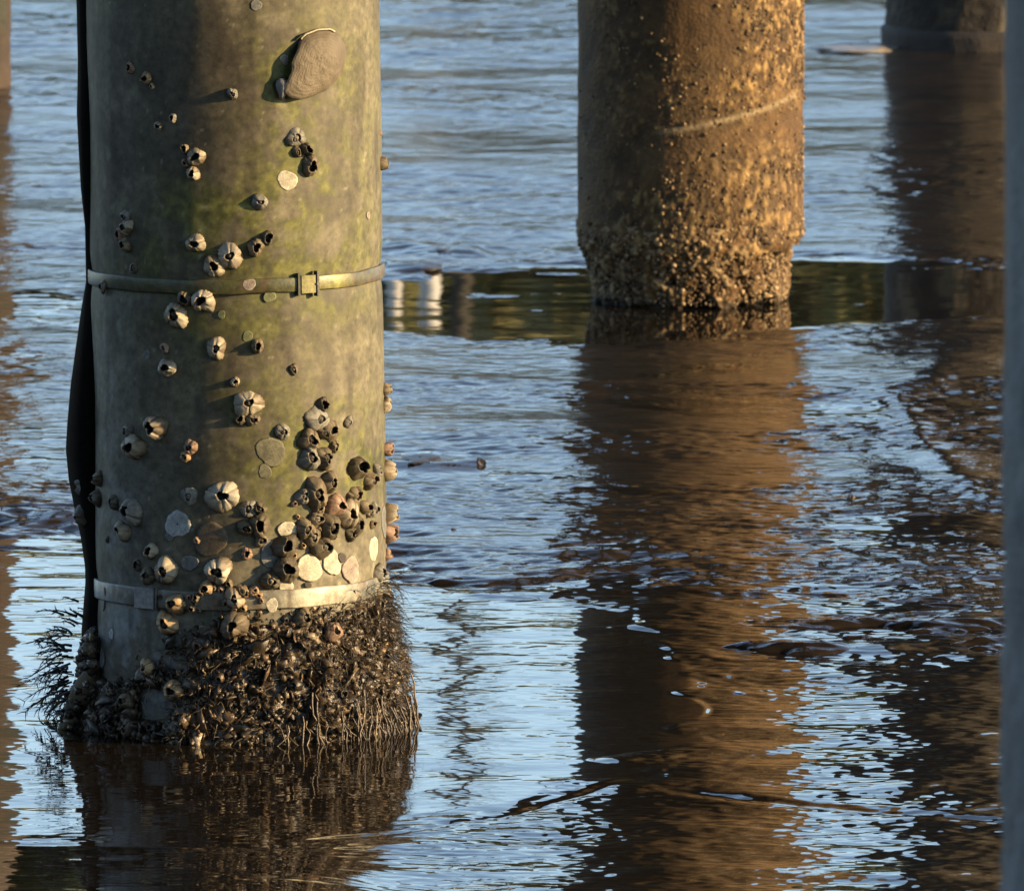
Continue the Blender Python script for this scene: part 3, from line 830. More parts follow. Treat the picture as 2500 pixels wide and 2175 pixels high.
 (z3, 745, 845, 52, 'O', .85, .34, 0, 'large crusted orange barnacle right of the bare grey patch'),
 (z3, 532, 885, 44, 'B', .9, .36, 1, 'brown barnacle left of the bare grey patch near the waterline'),
 (z3, 540, 1015, 40, 'B', .9, .38, 1, 'lowest brown barnacle at the left, just above the waterline'),
 (z3, 1690, 285, 42, 'G', .9, .36, 0, 'grey barnacle at the right end of the lower strap'),
]
M_P1 = np.array(M1)
for k, (zf, x, y, r, st, hf, mf, lid, lab) in enumerate(BARN):
    vx, vy = zf(x, y)
    rr = r * SCL[zf] / VPM
    ph, z = on_pile(vx, vy)
    # the seam group sits on the flap, a little proud of the wrap
    lift = 0.012 if (vx < 192 and vy > 800) else (0.0025 if abs(z - ZB1) < 0.012 or abs(z - ZB2) < 0.014 else -0.0005)
    if vy > 1255: lift += 0.010
    if mf > .3 and r > 40: pass
    off = (0.10 * math.sin(k * 2.3), 0.08 * math.cos(k * 1.7))
    hh = rr * hf * 1.08
    mt = frame_at(ph, z - 0.0, random.uniform(-.3, .3), lift, (random.uniform(-.08, .08), random.uniform(-.05, .10)))
    V, Fc, C = barnacle_mesh(rr, hh, rr * mf * 1.12, st, 100 + k, off)
    o = link_mesh('barnacle', V, Fc, M_SHELL, None, C, matrix=mt)
    tag(o, lab, 'barnacle', 'barnacles on the nearest piling')
    if lid:
        V, Fc, C = operculum_mesh(rr * mf * 1.12, hh, 0.66, 100 + k, off, rr, lid == 2)
        c = link_mesh('lid', V, Fc, M_PLATE, None, C)
        c.parent = o

# tiny ones crowding the strap and the feet of the clusters
qt = np.random.default_rng(12)
for lab_, spots in (('tiny reddish brown barnacle, one of the crowd along the middle of the lower strap', [(382, 1196), (398, 1206), (414, 1190), (430, 1182), (446, 1188), (458, 1176), (470, 1198), (480, 1186), (494, 1190), (508, 1184), (520, 1196), (388, 1222), (372, 1212), (404, 1226), (452, 1216), (468, 1226), (488, 1222), (524, 1210)]),
                    ('tiny brown barnacle, one of those packed round the big lower right clump', [(598, 1040), (612, 1062), (588, 1074), (632, 1068), (668, 1080), (700, 1066), (720, 1040), (736, 1030), (688, 1012), (652, 986), (560, 1100), (612, 1098), (636, 1094), (592, 1118), (700, 1000), (744, 1056)])):
    for vx, vy in spots:
        vx += qt.normal() * 3; vy += qt.normal() * 3
        rr = qt.uniform(5, 10) / VPM
        ph, z = on_pile(vx, vy)
        lift = 0.003 if abs(z - ZB2) < 0.014 else -0.0003
        V, Fc, C = barnacle_mesh(rr, rr * 1.1, rr * .46, 'RBBO'[int(qt.integers(4))], int(qt.integers(1, 9999)), (0, 0))
        o = link_mesh('barnacle', V, Fc, M_SHELL, None, C, matrix=frame_at(ph, z, 0, lift, (qt.normal() * .15, qt.normal() * .15)))
        tag(o, lab_, 'barnacle', 'tiny barnacles along the lower strap' if 'strap' in lab_ else 'tiny barnacles in the lower right clump')

SCARS = [
 (z1, 1088, 30, 29, 'g', 1, 1.1, 0, 0, 'pale grey round scar at the very top of the wrap'),
 (z1, 605, 115, 22, 'b', 1, 1, .2, 0, 'faint brown scar near the top left of the wrap'),
 (z1, 1262, 1008, 53, 'c', 1, 1.05, 0, 0, 'smooth cream round scar left of the brown trio under the big shell'),
 (z1, 1712, 1205, 20, 'p', 1, 1.1, 0, 1, 'tiny ring scar near the right outline above the upper strap'),
 (z1, 1245, 335, 24, 'p', 1, 1.2, .2, 0, 'small pale scar beside the left edge of the big smooth shell'),
 (z1, 1048, 1590, 34, 'p', 1, 1, 0, 1, 'pink ring scar on the upper strap left of its buckle'),
 (z1, 1162, 1658, 33, 'm', 1, 1, 0, 0, 'green ring scar on the lower edge of the upper strap'),
 (z2, 1040, 505, 29, 'm', 1, 1, 0, 0, 'small yellow green scar beside a brown barnacle below the upper strap'),
 (z2, 895, 385, 22, 'm', 1, 1, 0, 0, 'tiny green scar below the upper strap'),
 (z2, 478, 610, 21, 'g', 1, 1.2, 0, 0, 'tiny grey oval scar at the left below the upper strap'),
 (z2, 1170, 1150, 80, 'y', 1, 1, 0, 0, 'big flat tan round scar with growth rings'),
 (z2, 1137, 1260, 38, 'y', 1, 1, 0, 0, 'small tan scar touching the foot of the big round one'),
 (z2, 650, 1555, 70, 'w', .92, 1.12, 0, 1, 'bright white oval scar with a sunken centre'),
 (z2, 603, 1625, 22, 'g', 1, 1, 0, 0, 'tiny grey scar at the lower left of the bright white oval one'),
 (z2, 835, 1640, 92, 'b', 1, 1, 0, 0, 'large dull brown round scar right of the bright white oval one'),
 (z2, 808, 1510, 18, 'b', 1, 1, 0, 0, 'tiny brown scar above the large dull brown one'),
 (z2, 1265, 1590, 52, 'c', 1, 1, .1, 1, 'cream round scar with a dark pinhole among the brown barnacles'),
 (z2, 1800, 1540, 58, 'g', .8, 1.6, 0, 0, 'long grey oval scar near the right outline'),
 (z2, 1815, 1600, 26, 'c', .7, 1.5, 0, 0, 'narrow bright white sliver of a scar near the right outline'),
 (z3, 1668, 175, 44, 'c', .85, 1.45, .1, 0, 'white oval scar near the right outline above the lower strap'),
 (z3, 1365, 265, 62, 'c', 1, 1, 0, 0, 'brilliant white round scar with a lifted rim above the lower strap'),
 (z3, 1474, 238, 52, 'c', .8, 1.15, .25, 0, 'brilliant white crescent scar right of the round one'),
 (z3, 1255, 348, 36, 'c', 1, 1, .3, 0, 'small cream scar left of the brilliant white round one'),
 (z3, 800, 240, 38, 'g', 1, 1, 0, 0, 'dull grey green round scar above the lower strap'),
 (z3, 1185, 440, 31, 'c', .95, 1.15, .35, 0, 'broken cream flake stuck on the lower strap'),
 (z3, 432, 578, 21, 'w', .8, 1.3, .2, 0, 'small white drop shaped scar on the grey wrap below the lower strap'),
 (z3, 392, 420, 30, 'g', .9, 1.4, .2, 0, 'grey crusty scar by the seam under the lower strap'),
 (z3, 390, 690, 32, 'g', .8, 1.6, .2, 0, 'grey crusty scar by the seam near the dark growth'),
 (z3, 1180, 205, 50, 'g', .9, 1.3, .1, 0, 'shadowed grey scar left of a dark barnacle with a black mouth'),
 (z3, 1560, 270, 48, 'p', .8, 1.4, .2, 0, 'large pinkish cream stain scar right of the white crescent'),
 (z3, 410, 375, 17, 'k', 1, 1.2, 0, 0, 'dark oval spot of shell at the left end of the lower strap'),
 (z3, 580, 425, 18, 'k', 1, 1, 0, 0, 'dark round spot of shell on the clasp of the lower strap'),
 (z3, 665, 402, 15, 'k', 1, 1, 0, 0, 'dark round spot of shell just right of the clasp on the lower strap'),
 (z3, 507, 400, 9, 'k', 1, 1.2, 0, 0, 'smallest dark spot of shell on the lower strap left of its clasp'),
 (z3, 1520, 215, 20, 'k', 1, 1.1, 0, 0, 'dark oval spot right of the white crescent scar'),
 (z3, 1362, 215, 24, 'k', 1.1, .9, 0, 0, 'red brown spot above the brilliant white round scar'),
 (z3, 1360, 345, 16, 'k', 1, .9, 0, 0, 'dark spot below the brilliant white round scar'),
]
for k, (zf, x, y, r, st, sx, sy, chip, hole, lab) in enumerate(SCARS):
    vx, vy = zf(x, y)
    rr = r * SCL[zf] / VPM
    ph, z = on_pile(vx, vy)
    # undo the foreshortening of the round plates seen edge on, which the measured width already holds
    sxx = min(1.25, sx / max(0.55, math.cos(ph)) if abs(ph) < R(60) else 1.0)
    lift = 0.0030 if abs(z - ZB1) < 0.012 or abs(z - ZB2) < 0.014 else 0.0010
    V, Fc, C = scar_mesh(rr, st, 900 + k, sxx, sy, chip, bool(hole), 0.04 if st in 'by' else .065)
    # follow the curve of the wrap
    V[:, 2] -= V[:, 0] ** 2 / (2 * R1)
    o = link_mesh('shell_scar', V, Fc, M_SCAR, None, C, matrix=frame_at(ph, z, 0, lift))
    tag(o, lab, 'shell scar', 'flat shell scars on the nearest piling')

# ------------------------------------------------------------------ the big smooth shell
def build_oyster():
    pts = [(1370, 186), (1430, 166), (1500, 168), (1560, 205), (1597, 265), (1602, 330), (1588, 390), (1545, 455), (1475, 510), (1400, 536), (1335, 545), (1285, 530), (1258, 498), (1264, 460), (1282, 412), (1296, 376), (1294, 338), (1308, 302), (1324, 264), (1334, 232), (1350, 204)]
    cx, cy = 1440, 350
    c = z1(cx, cy)
    ph, z = on_pile(*c)
    m = frame_at(ph, z, 0, -0.001)
    Q = np.array(pts, float)
    # resample the outline
    seg = np.vstack([Q, Q[:1]])
    L = np.concatenate([[0], np.cumsum(np.linalg.norm(np.diff(seg, axis=0), axis=1))])
    n = 96
    s = np.linspace(0, L[-1], n, endpoint=False)
    ox = np.interp(s, L, seg[:, 0]); oy = np.interp(s, L, seg[:, 1])
    X = (ox - cx) * .36 / VPM / math.cos(ph); Y = -(oy - cy) * .36 / VPM
    h = 0.024
    ang = np.arctan2(Y, X)
    left = sstep(0.35, 0.9, -np.cos(ang - 0.25))      # left side is a lifted, broken lip
    V, C = [], []
    base = np.array((0.150, 0.122, 0.085))
    shift = 0.0
    for t in np.concatenate([[-.25, -.12, 0, .015, .03, .05], np.linspace(.075, 1.0, 34)]):
        rho = 1 - max(t, 0)
        prof = np.sqrt(max(0, 1 - rho ** 2.3))
        zz = h * (prof * (1 - left) + left * (0.72 + 0.28 * prof))
        pull = 0.0
        if t < 0:                                     # under the overhanging left lip, down to the wrap
            zz = zz * (1 + t / .25)
            pull = left * min(1, -t / .12) * 0.34
        xx = X * rho * (1 - pull) - zz * 0.5; yy = Y * rho * (1 - pull * .5)
        V.append(np.stack([xx, yy, zz - xx ** 2 / (2 * R1)], -1))
        g_ = 0.8 + 0.3 * fbm(np.stack([xx * 90, yy * 90, 0 * xx], -1), 4, 6)
        C.append(base[None, :] * g_[:, None])
    for a in C[:2]: a *= 0.5  # lowest rings darkened: shade under the lip put into the colour
    V = np.concatenate(V); C = np.concatenate(C)
    rr_ = np.repeat(np.clip(np.concatenate([[0, 0, 0, .015, .03, .05], np.linspace(.075, 1.0, 34)]), 0, 1), n)
    gl = np.sin(rr_ * 70 + 5 * fbm(V * 45, 3, 23)) * (1 - rr_) ** .5
    V[:, 2] += .0003 * gl
    C = C * (1 + .09 * gl)[:, None] * (.75 + .5 * fbm(V * 35, 4, 27))[:, None]
    V[:, 2] += (fbm(V * 120, 3, 9) - .5) * 0.0022 + (fbm(V * 300, 2, 19) - .5) * .0012
    f = grid_faces(40, n, True)
    o = link_mesh('oyster_shell', V, f, M_OYSTER, None, C, matrix=m)
    tag(o, 'big smooth tan egg shaped shell stuck near the top of the nearest piling', 'shell')
    # bright worn rim along the top edge, and the grey hinge at the lower left tip
    k = np.arange(0, 18)
    idx = (k + n - 3) % n
    rim = []
    for dz, sc in ((0.004, 1.035), (0.010, 1.03), (0.011, .99), (0.006, .985)):
        rim.append(np.stack([X[idx] * sc - dz * .5, Y[idx] * sc, dz - X[idx] ** 2 / (2 * R1)], -1))
    rim = np.stack(rim, 1).reshape(-1, 3)
    link_mesh('worn_rim', rim, grid_faces(18, 4, True), M_OYSTER, o, np.array((0.42, 0.38, 0.26)))
    th = np.linspace(0, 2 * math.pi, 18, endpoint=False)
    hv = []
    hx, hy = (1284 - cx) * .36 / VPM / math.cos(ph) - .012, -(478 - cy) * .36 / VPM
    for t in np.linspace(0, 1, 7):
        rr = 0.0105 * math.sqrt(max(0, 1 - t ** 2)) * (1 + .2 * np.sin(3 * th + 4 * t))
        hv.append(np.stack([hx + rr * np.cos(th) * .9, hy + rr * np.sin(th) * 1.3, 0.006 + 0.012 * t - hx ** 2 / (2 * R1) + 0 * th], -1))
    link_mesh('hinge', np.concatenate(hv), grid_faces(7, 18, True), M_OYSTER, o, np.array((0.20, 0.19, 0.18)))
build_oyster()

# ------------------------------------------------------------------ dark growth round the foot of the front piling
def tmpl_lump(n=9, m=6):
    th = np.linspace(0, 2 * math.pi, n, endpoint=False)
    V = []
    for t in np.linspace(0, 1, m):
        r_ = math.sin(math.pi * min(.98, max(.02, t * .9 + .05)))
        V.append(np.stack([r_ * np.cos(th), r_ * np.sin(th), -math.cos(math.pi * (t * .9 + .05)) + 0 * th], -1))
    return np.concatenate(V), grid_faces(m, n, True)
def tmpl_cup(n=11):
    th = np.linspace(0, 2 * math.pi, n, endpoint=False)
    V, K = [], []
    for r_, z_, k in ((1.05, -.3, .5), (1.0, 0.1, .8), (.8, .55, 1.0), (.55, .95, 1.15), (.42, .9, .4), (.40, .4, .12), (.05, .35, .1)):
        w_ = 1 + 0.10 * np.cos(6 * th)
        V.append(np.stack([r_ * w_ * np.cos(th), r_ * w_ * np.sin(th), z_ + 0 * th], -1)); K.append(np.full(n, k))
    return np.concatenate(V), grid_faces(7, n, True), np.concatenate(K)
LUMP_V, LUMP_F = tmpl_lump()
CUP_V, CUP_F, CUP_K = tmpl_cup()

SHARD_V = np.array([[-1, -.6, 0], [0, -.9, .25], [1, -.4, 0], [-1.1, .1, .1], [0, 0, .4], [1, .2, .1], [-.6, .9, 0], [.1, 1.1, .2], [.7, .7, 0],
                    [-1, -.6, -.2], [0, -.9, .0], [1, -.4, -.2], [-1.1, .1, -.1], [0, 0, .15], [1, .2, -.1], [-.6, .9, -.2], [.1, 1.1, 0], [.7, .7, -.2]])
SHARD_F = np.array([[0, 1, 4, 3], [1, 2, 5, 4], [3, 4, 7, 6], [4, 5, 8, 7], [9, 12, 13, 10], [10, 13, 14, 11], [12, 15, 16, 13], [13, 16, 17, 14], [0, 9, 10, 1], [1, 10, 11, 2], [2, 11, 14, 5], [5, 14, 17, 8], [8, 17, 16, 7], [7, 16, 15, 6], [6, 15, 12, 3], [3, 12, 9, 0]])

class Bag:
    def __init__(s): s.V, s.F, s.C, s.n = [], [], [], 0
    def add(s, V, F_, C):
        s.V.append(V); s.F.append(F_ + s.n); s.C.append(np.broadcast_to(C, V.shape)); s.n += len(V)
    def link(s, name, mat, parent=None, smooth=True):
        return link_mesh(name, np.vstack(s.V), np.vstack(s.F), mat, parent, np.vstack(s.C), smooth)

def basis(n, q):
    n = n / np.linalg.norm(n)
    a = np.cross(n, q.normal(size=3)); a /= np.linalg.norm(a)
    return np.stack([a, np.cross(n, a), n], 1)

def tube(bag, pts, r0, r1, col, sides=4):
    pts = np.asarray(pts, float)
    n = len(pts)
    tan = np.gradient(pts, axis=0); tan /= np.linalg.norm(tan, axis=1)[:, None] + 1e-9
    ref = np.array([0.31, 0.2, 0.93])
    a = np.cross(tan, ref); a /= np.linalg.norm(a, axis=1)[:, None] + 1e-9
    b = np.cross(tan, a)
    th = np.linspace(0, 2 * math.pi, sides, endpoint=False)
    rr = np.linspace(r0, r1, n)[:, None, None]
    V = pts[:, None, :] + rr * (np.cos(th)[None, :, None] * a[:, None, :] + np.sin(th)[None, :, None] * b[:, None, :])
    bag.add(V.reshape(-1, 3), grid_faces(n, sides, True), np.array(col))

MAT_TOP = [(150, 1310), (190, 1345), (235, 1350), (270, 1325), (310, 1318), (350, 1292), (400, 1268), (450, 1245), (520, 1240), (590, 1238), (650, 1226), (700, 1216), (745, 1196), (790, 1186), (840, 1190)]
def build_growth():
    q = np.random.default_rng(21)
    bag = Bag()
    na, nz = 420, 90
    ph = np.linspace(-math.pi, math.pi, na, endpoint=False)
    # height of the ragged top edge round the piling
    top = np.zeros(na)
    for i, a in enumerate(ph):
        if abs(a) < R(85):
            x = 493 + math.sin(a) * 300
            top[i] = on_pile(min(max(x, 196), 786), np.interp(x, [p[0] for p in MAT_TOP], [p[1] for p in MAT_TOP]))[1]
        else:
            top[i] = 0.17 if a > 0 else 0.12
    top = np.convolve(np.concatenate([top[-6:], top, top[:6]]), np.ones(13) / 13, 'valid')
    tt = np.linspace(0, 1, nz)
    Z = -0.06 + (top[None, :] + 0.06) * tt[:, None]
    PH = np.repeat(ph[None, :], nz, 0)
    P0 = np.stack([np.sin(PH) * .197, -np.cos(PH) * .197, Z], -1)
    n1 = fbm(P0 * 22, 4, 61); n2 = fbm(P0 * 75, 4, 67); n3 = fbm(P0 * 180, 3, 71)
    thick = 0.018 * (1 - tt[:, None] ** 2.2) + 0.002
    side = 1 + 0.45 * np.clip(np.abs(np.sin(PH)) - .6, 0, 1) / .4
    bare = np.zeros_like(Z)                       # patches where the wrap still shows
    vx, vy = project(to_world(P0.reshape(-1, 3)))
    vx = vx.reshape(Z.shape); vy = vy.reshape(Z.shape)
    front = (np.abs(PH) < R(88))
    for x, y, rx, ry in ((315, 1418, 30, 34), (352, 1330, 24, 14), (235, 1345, 42, 26), (300, 1325, 18, 14)):
        bare = np.maximum(bare, np.exp(-((vx - x) / rx) ** 4 - ((vy - y) / ry) ** 4) * front)
    rad = R1 - 0.002 + thick * side * (0.25 + 1.2 * n1) + (n2 - .5) * 0.020 + (n3 - .5) * 0.007
    rad = rad * (1 - bare) + (R1 - 0.010) * bare
    edge = sstep(0.0, 0.08, 1 - tt)[:, None] * (0.6 + n2)
    rad = rad * np.clip(edge, 0, 1) + (R1 - 0.006) * (1 - np.clip(edge, 0, 1))
    P = np.stack([np.sin(PH) * rad, -np.cos(PH) * rad, Z], -1)
    dark = np.array((0.025, 0.018, 0.011)); mid = np.array((0.078, 0.053, 0.028)); lit = np.array((0.18, 0.125, 0.066))
    k1 = sstep(.35, .65, n2)[..., None]; k2 = sstep(.52, .72, n3 * .5 + n1 * .5)[..., None]
    C = dark * (1 - k1) + mid * k1
    C = C * (1 - .6 * k2) + lit * .6 * k2
    bag.add(P.reshape(-1, 3), grid_faces(nz, na, True), C.reshape(-1, 3))
    # little shells and lumps
    for k in range(3600):
        a = q.uniform(-1.62, 1.62) if k < 3000 else q.uniform(1.6, 4.7)
        j = int(((a + math.pi) % (2 * math.pi)) / (2 * math.pi) * na) % na
        t = q.uniform(0, 1) ** 0.9 * 1.03
        i = min(nz - 1, int(t * nz))
        if bare[i, j] > .3: continue
        z = Z[min(i, nz - 1), j] + (0.010 * q.uniform(-.5, 1) if t > .95 else 0)
        if z < -0.03: continue
        n = np.array([math.sin(a), -math.cos(a), 0.0])
        rr = rad[i, j] + 0.001
        p = n * rr + np.array([0, 0, z])
        s = q.uniform(0.0018, 0.0052) * (1.8 if q.uniform() < .10 else 1)
        B = basis(n + q.normal(size=3) * .35, q)
        cl = [dark * 1.1, mid * .8, mid, np.array((0.11, .07, .037)), np.array((0.19, .135, .08)), np.array((0.29, .23, .15))][q.choice(6, p=[.30, .28, .22, .12, .06, .02])] * q.uniform(.7, 1.25)
        u_ = q.uniform()
        if u_ > .55:                                # thin broken flakes standing on edge
            m_ = SHARD_V * np.array([q.uniform(.6, 1.3), q.uniform(.5, 1.2), 1]) * s * 1.5
            bag.add((m_ * (1 + .3 * q.normal(size=m_.shape))) @ basis(n * .6 + q.normal(size=3), q).T + p + n * s * .4, SHARD_F, cl)
        elif u_ < .24:
            V = CUP_V * np.array([1, 1, q.uniform(.8, 1.5)]) * s
            V = V * (1 + .12 * q.normal(size=V.shape))
            bag.add(V @ B.T + p, CUP_F, cl[None, :] * CUP_K[:, None])
        else:
            V = LUMP_V * np.array([1, q.uniform(.5, 1), q.uniform(.4, .9)]) * s * (1 + .22 * q.normal(size=(len(LUMP_V), 1)))
            bag.add(V @ B.T + p, LUMP_F, cl)
    # short hair lying over the crust
    for k in range(4600):
        a = q.uniform(-1.6, 1.7) if k < 4100 else q.uniform(1.6, 4.7)
        if k % 3 == 0: a = abs(a) * .55 + .65
        j = int(((a + math.pi) % (2 * math.pi)) / (2 * math.pi) * na) % na
        t = q.uniform(0, 1) ** .8
        i = min(nz - 1, int(t * nz))
        if bare[i, j] > .5 and q.uniform() < .9: continue
        n = np.array([math.sin(a), -math.cos(a), 0.0]); tg = np.array([math.cos(a), math.sin(a), 0.0])
        p = n * (rad[i, j] - .002) + np.array([0, 0, Z[i, j]])
        ln = q.uniform(.012, .034)
        dr = n * q.uniform(.15, .75) + tg * q.normal() * .8 + np.array([0, 0, q.uniform(-1.1, .45)])
        dr /= np.linalg.norm(dr)
        pts = [p]
        for s_ in range(4):
            dr = dr + q.normal(size=3) * .22 + np.array([0, 0, -.12]); dr /= np.linalg.norm(dr)
            pts.append(pts[-1] + dr * ln / 4)
        if pts[-1][2] < -.02: continue
        c = np.array([(0.030, .022, .014), (0.065, .046, .025), (0.13, .095, .055)][q.choice(3, p=[.5, .35, .15])])
        tube(bag, pts, 0.00065, 0.00022, c, 3)
    # wet drips and root-like strands running into the water on the right
    for k in range(60):
        a = q.uniform(.05, 1.5) ** .6 * 1.2
        n = np.array([math.sin(a), -math.cos(a), 0.0]); tg = np.array([math.cos(a), math.sin(a), 0.0])
        z0 = q.uniform(.01, .03) + .05 * q.uniform() ** 3
        pts = []
        off = 0.0
        rb = R1 + .020 + .012 * max(0, math.sin(a))
        for s_ in range(7):
            z = z0 - (z0 + .02) * s_ / 6
            off += q.normal() * .0045
            pts.append(n * (rb + .010 * (s_ / 6) ** .7 + q.normal() * .001) + tg * off + np.array([0, 0, z]))
        tube(bag, pts, q.uniform(.0007, .0016), q.uniform(.0006, .0016), np.array((.075, .052, .03)) * q.uniform(.4, 1.7), 5)
    o = bag.link('marine_growth', M_GROWTH)
    o.matrix_world = M1
    tag(o, 'dark brown wet crust of tiny shells, roots and weed round the foot of the nearest piling', 'marine growth', kind='stuff')
build_growth()

def frond(bag, q, p, dr, ln, droop, r0, branch=True, col=(0.03, 0.026, 0.018)):
    pts = [np.array(p)]
    d = np.array(dr, float); d /= np.linalg.norm(d)
    n = 9
    for s_ in range(n):
        d = d + np.array([0, 0, -droop / n]) + q.normal(size=3) * .09; d /= np.linalg.norm(d)
        pts.append(pts[-1] + d * ln / n)
        if pts[-1][2] < 0.002 and s_ > 2: break
        if branch and s_ > 0 and q.uniform() < .85:
            for _ in range(q.integers(1, 3)):
                b = d + q.normal(size=3) * .55
                b /= np.linalg.norm(b)
                l2 = ln * q.uniform(.12, .30)
                b2 = b + np.array([0, 0, -.25]) + q.normal(size=3) * .15
                tube(bag, [pts[-1], pts[-1] + b * l2 * .5, pts[-1] + b * l2 * .5 + b2 / np.linalg.norm(b2) * l2 * .5], r0 * .55, r0 * .15, np.array(col) * q.uniform(.7, 1.5), 3)
    tube(bag, pts, r0, r0 * .25, np.array(col) * q.uniform(.7, 1.5), 4)

def build_fronds():
    q = np.random.default_rng(5)
    bag = Bag()
    # the left tuft: clumps of mud, shell and fronds reaching out over the water
    for vx, vy, n_, l0, l1, dx, dz, droop in ((166, 1275, 12, .012, .032, -1, .5, .4), (150, 1300, 14, .016, .04, -1, .35, .6), (142, 1345, 22, .02, .062, -1, .15, 1.0), (138, 1392, 26, .025, .070, -1, -.10, 1.0), (140, 1430, 22, .02, .060, -1, -.35, .9), (150, 1465, 20, .015, .050, -1, -.2, .7)):
        for k in range(int(n_ * .62)):
            P = np.array([(vx - 493) / VPM * 1.0 + q.normal() * .006, q.normal() * .035, on_pile(300, vy)[1] + q.normal() * .012])
            frond(bag, q, P, (dx, q.normal() * .45, dz + q.normal() * .3), q.uniform(l0, l1), droop, q.uniform(.0011, .0024))
    for vx, vy, n_, l0, l1, dz in ((786, 1200, 16, .012, .028, .2), (790, 1240, 12, .012, .032, .0), (796, 1290, 22, .015, .038, -.1), (803, 1330, 20, .015, .040, -.3), (808, 1380, 14, .01, .03, -.5), (820, 1430, 10, .008, .022, -.5)):
        for k in range(n_):
            P = np.array([(vx - 493) / VPM - .006 + q.normal() * .003, -.05 + q.normal() * .05, on_pile(300, vy)[1] + q.normal() * .012])
            frond(bag, q, P, (1, q.normal() * .5, dz + q.normal() * .35), q.uniform(l0, l1), .9, q.uniform(.0005, .0010))
    # sprays lying over the upper edge of the crust on the right
    for k in range(90):
        a = q.uniform(.5, 1.45)
        z = on_pile(700, np.interp(493 + 300 * math.sin(a), [p[0] for p in MAT_TOP], [p[1] for p in MAT_TOP]))[1] - q.uniform(-.005, .075)
        n = np.array([math.sin(a), -math.cos(a), 0.0]); tg = np.array([math.cos(a), math.sin(a), 0.0])
        frond(bag, q, n * (R1 + .010) + np.array([0, 0, z]), n * .7 + tg * q.normal() * .7 + np.array([0, 0, q.uniform(-.6, .6)]), q.uniform(.015, .042), .7, q.uniform(.0005, .0010), col=(0.045, .034, .02))
    o = bag.link('seaweed', M_FROND)
    o.matrix_world = M1
    tag(o, 'spiky dark weed fronds sticking out left and right of the nearest piling at the water', 'seaweed', kind='stuff')
build_fronds()

def build_left_clump():
    """shells and mud wedged under the seam flap at the waterline, with a mussel-like shell"""
    q = np.random.default_rng(31)
    bag = Bag()
    for k in range(420):
        vy = q.uniform(1285, 1500)
        wdt = np.interp(vy, [1285, 1330, 1400, 1460, 1500], [.006, .022, .026, .045, .055])
        x = -R1 + .012 - q.uniform(0, 1) * wdt - .008
        p = np.array([x, q.normal() * .030 - .01, on_pile(300, vy)[1]])
        s = q.uniform(.004, .010)
        V = LUMP_V * np.array([1, q.uniform(.5, 1), q.uniform(.5, 1.)]) * s * (1 + .25 * q.normal(size=(len(LUMP_V), 1)))
        c = np.array([(0.035, .026, .016), (.07, .05, .03), (.13, .10, .045)][q.choice(3, p=[.55, .33, .12])])
        bag.add(V @ basis(q.normal(size=3), q).T + p, LUMP_F, c)
    o = bag.link('shell_clump', M_GROWTH)
    o.matrix_world = M1
    tag(o, 'dark muddy clump of shell bulging from the seam of the nearest piling at the waterline', 'clump')
    # one long flat shell leaning on it
    th = np.linspace(0, 2 * math.pi, 28, endpoint=False)
    V = []
    for t in np.linspace(0, 1, 8):
        r_ = math.sqrt(max(0, 1 - t ** 2))
        V.append(np.stack([.016 * r_ * np.cos(th) * (1 - .25 * np.sin(th)), .036 * r_ * np.sin(th), .010 * t + 0 * th], -1))
    z = on_pile(300, 1400)[1]
    m = M1 @ Matrix.Translation((-R1 - .012, -.055, z)) @ Matrix.Rotation(R(90), 4, 'X') @ Matrix.Rotation(R(-28), 4, 'Z')
    V = np.concatenate(V)
    o = link_mesh('mussel_shell', V, grid_faces(8, 28, True), M_SHELL, None, np.array((.13, .095, .05)), matrix=m)
    tag(o, 'long brown flat shell leaning against the muddy clump beside the seam', 'shell')
build_left_clump()

# ------------------------------------------------------------------ the other pilings
def concrete(name, label, X, Y, rad, colfn, z1_=4.2, ragged=False, group='pier pilings standing in the shallows', dens=1.0, rcore=None, seed=0):
    root = empty(name, (X, Y, 0))
    tag(root, label, 'piling', group)
    zz = np.concatenate([np.linspace(-.2, 1.0, int(420 * dens)), np.linspace(1.02, z1_, 40)])
    na = int(420 * dens)
    ph = np.linspace(-math.pi, math.pi, na, endpoint=False)
    return root, zz, ph

def crust_noise(P, seed):
    a = fbm(P * 26, 4, seed); b = fbm(P * 80, 3, seed + 5); c = fbm(P * 170, 2, seed + 9)
    return a, b, c

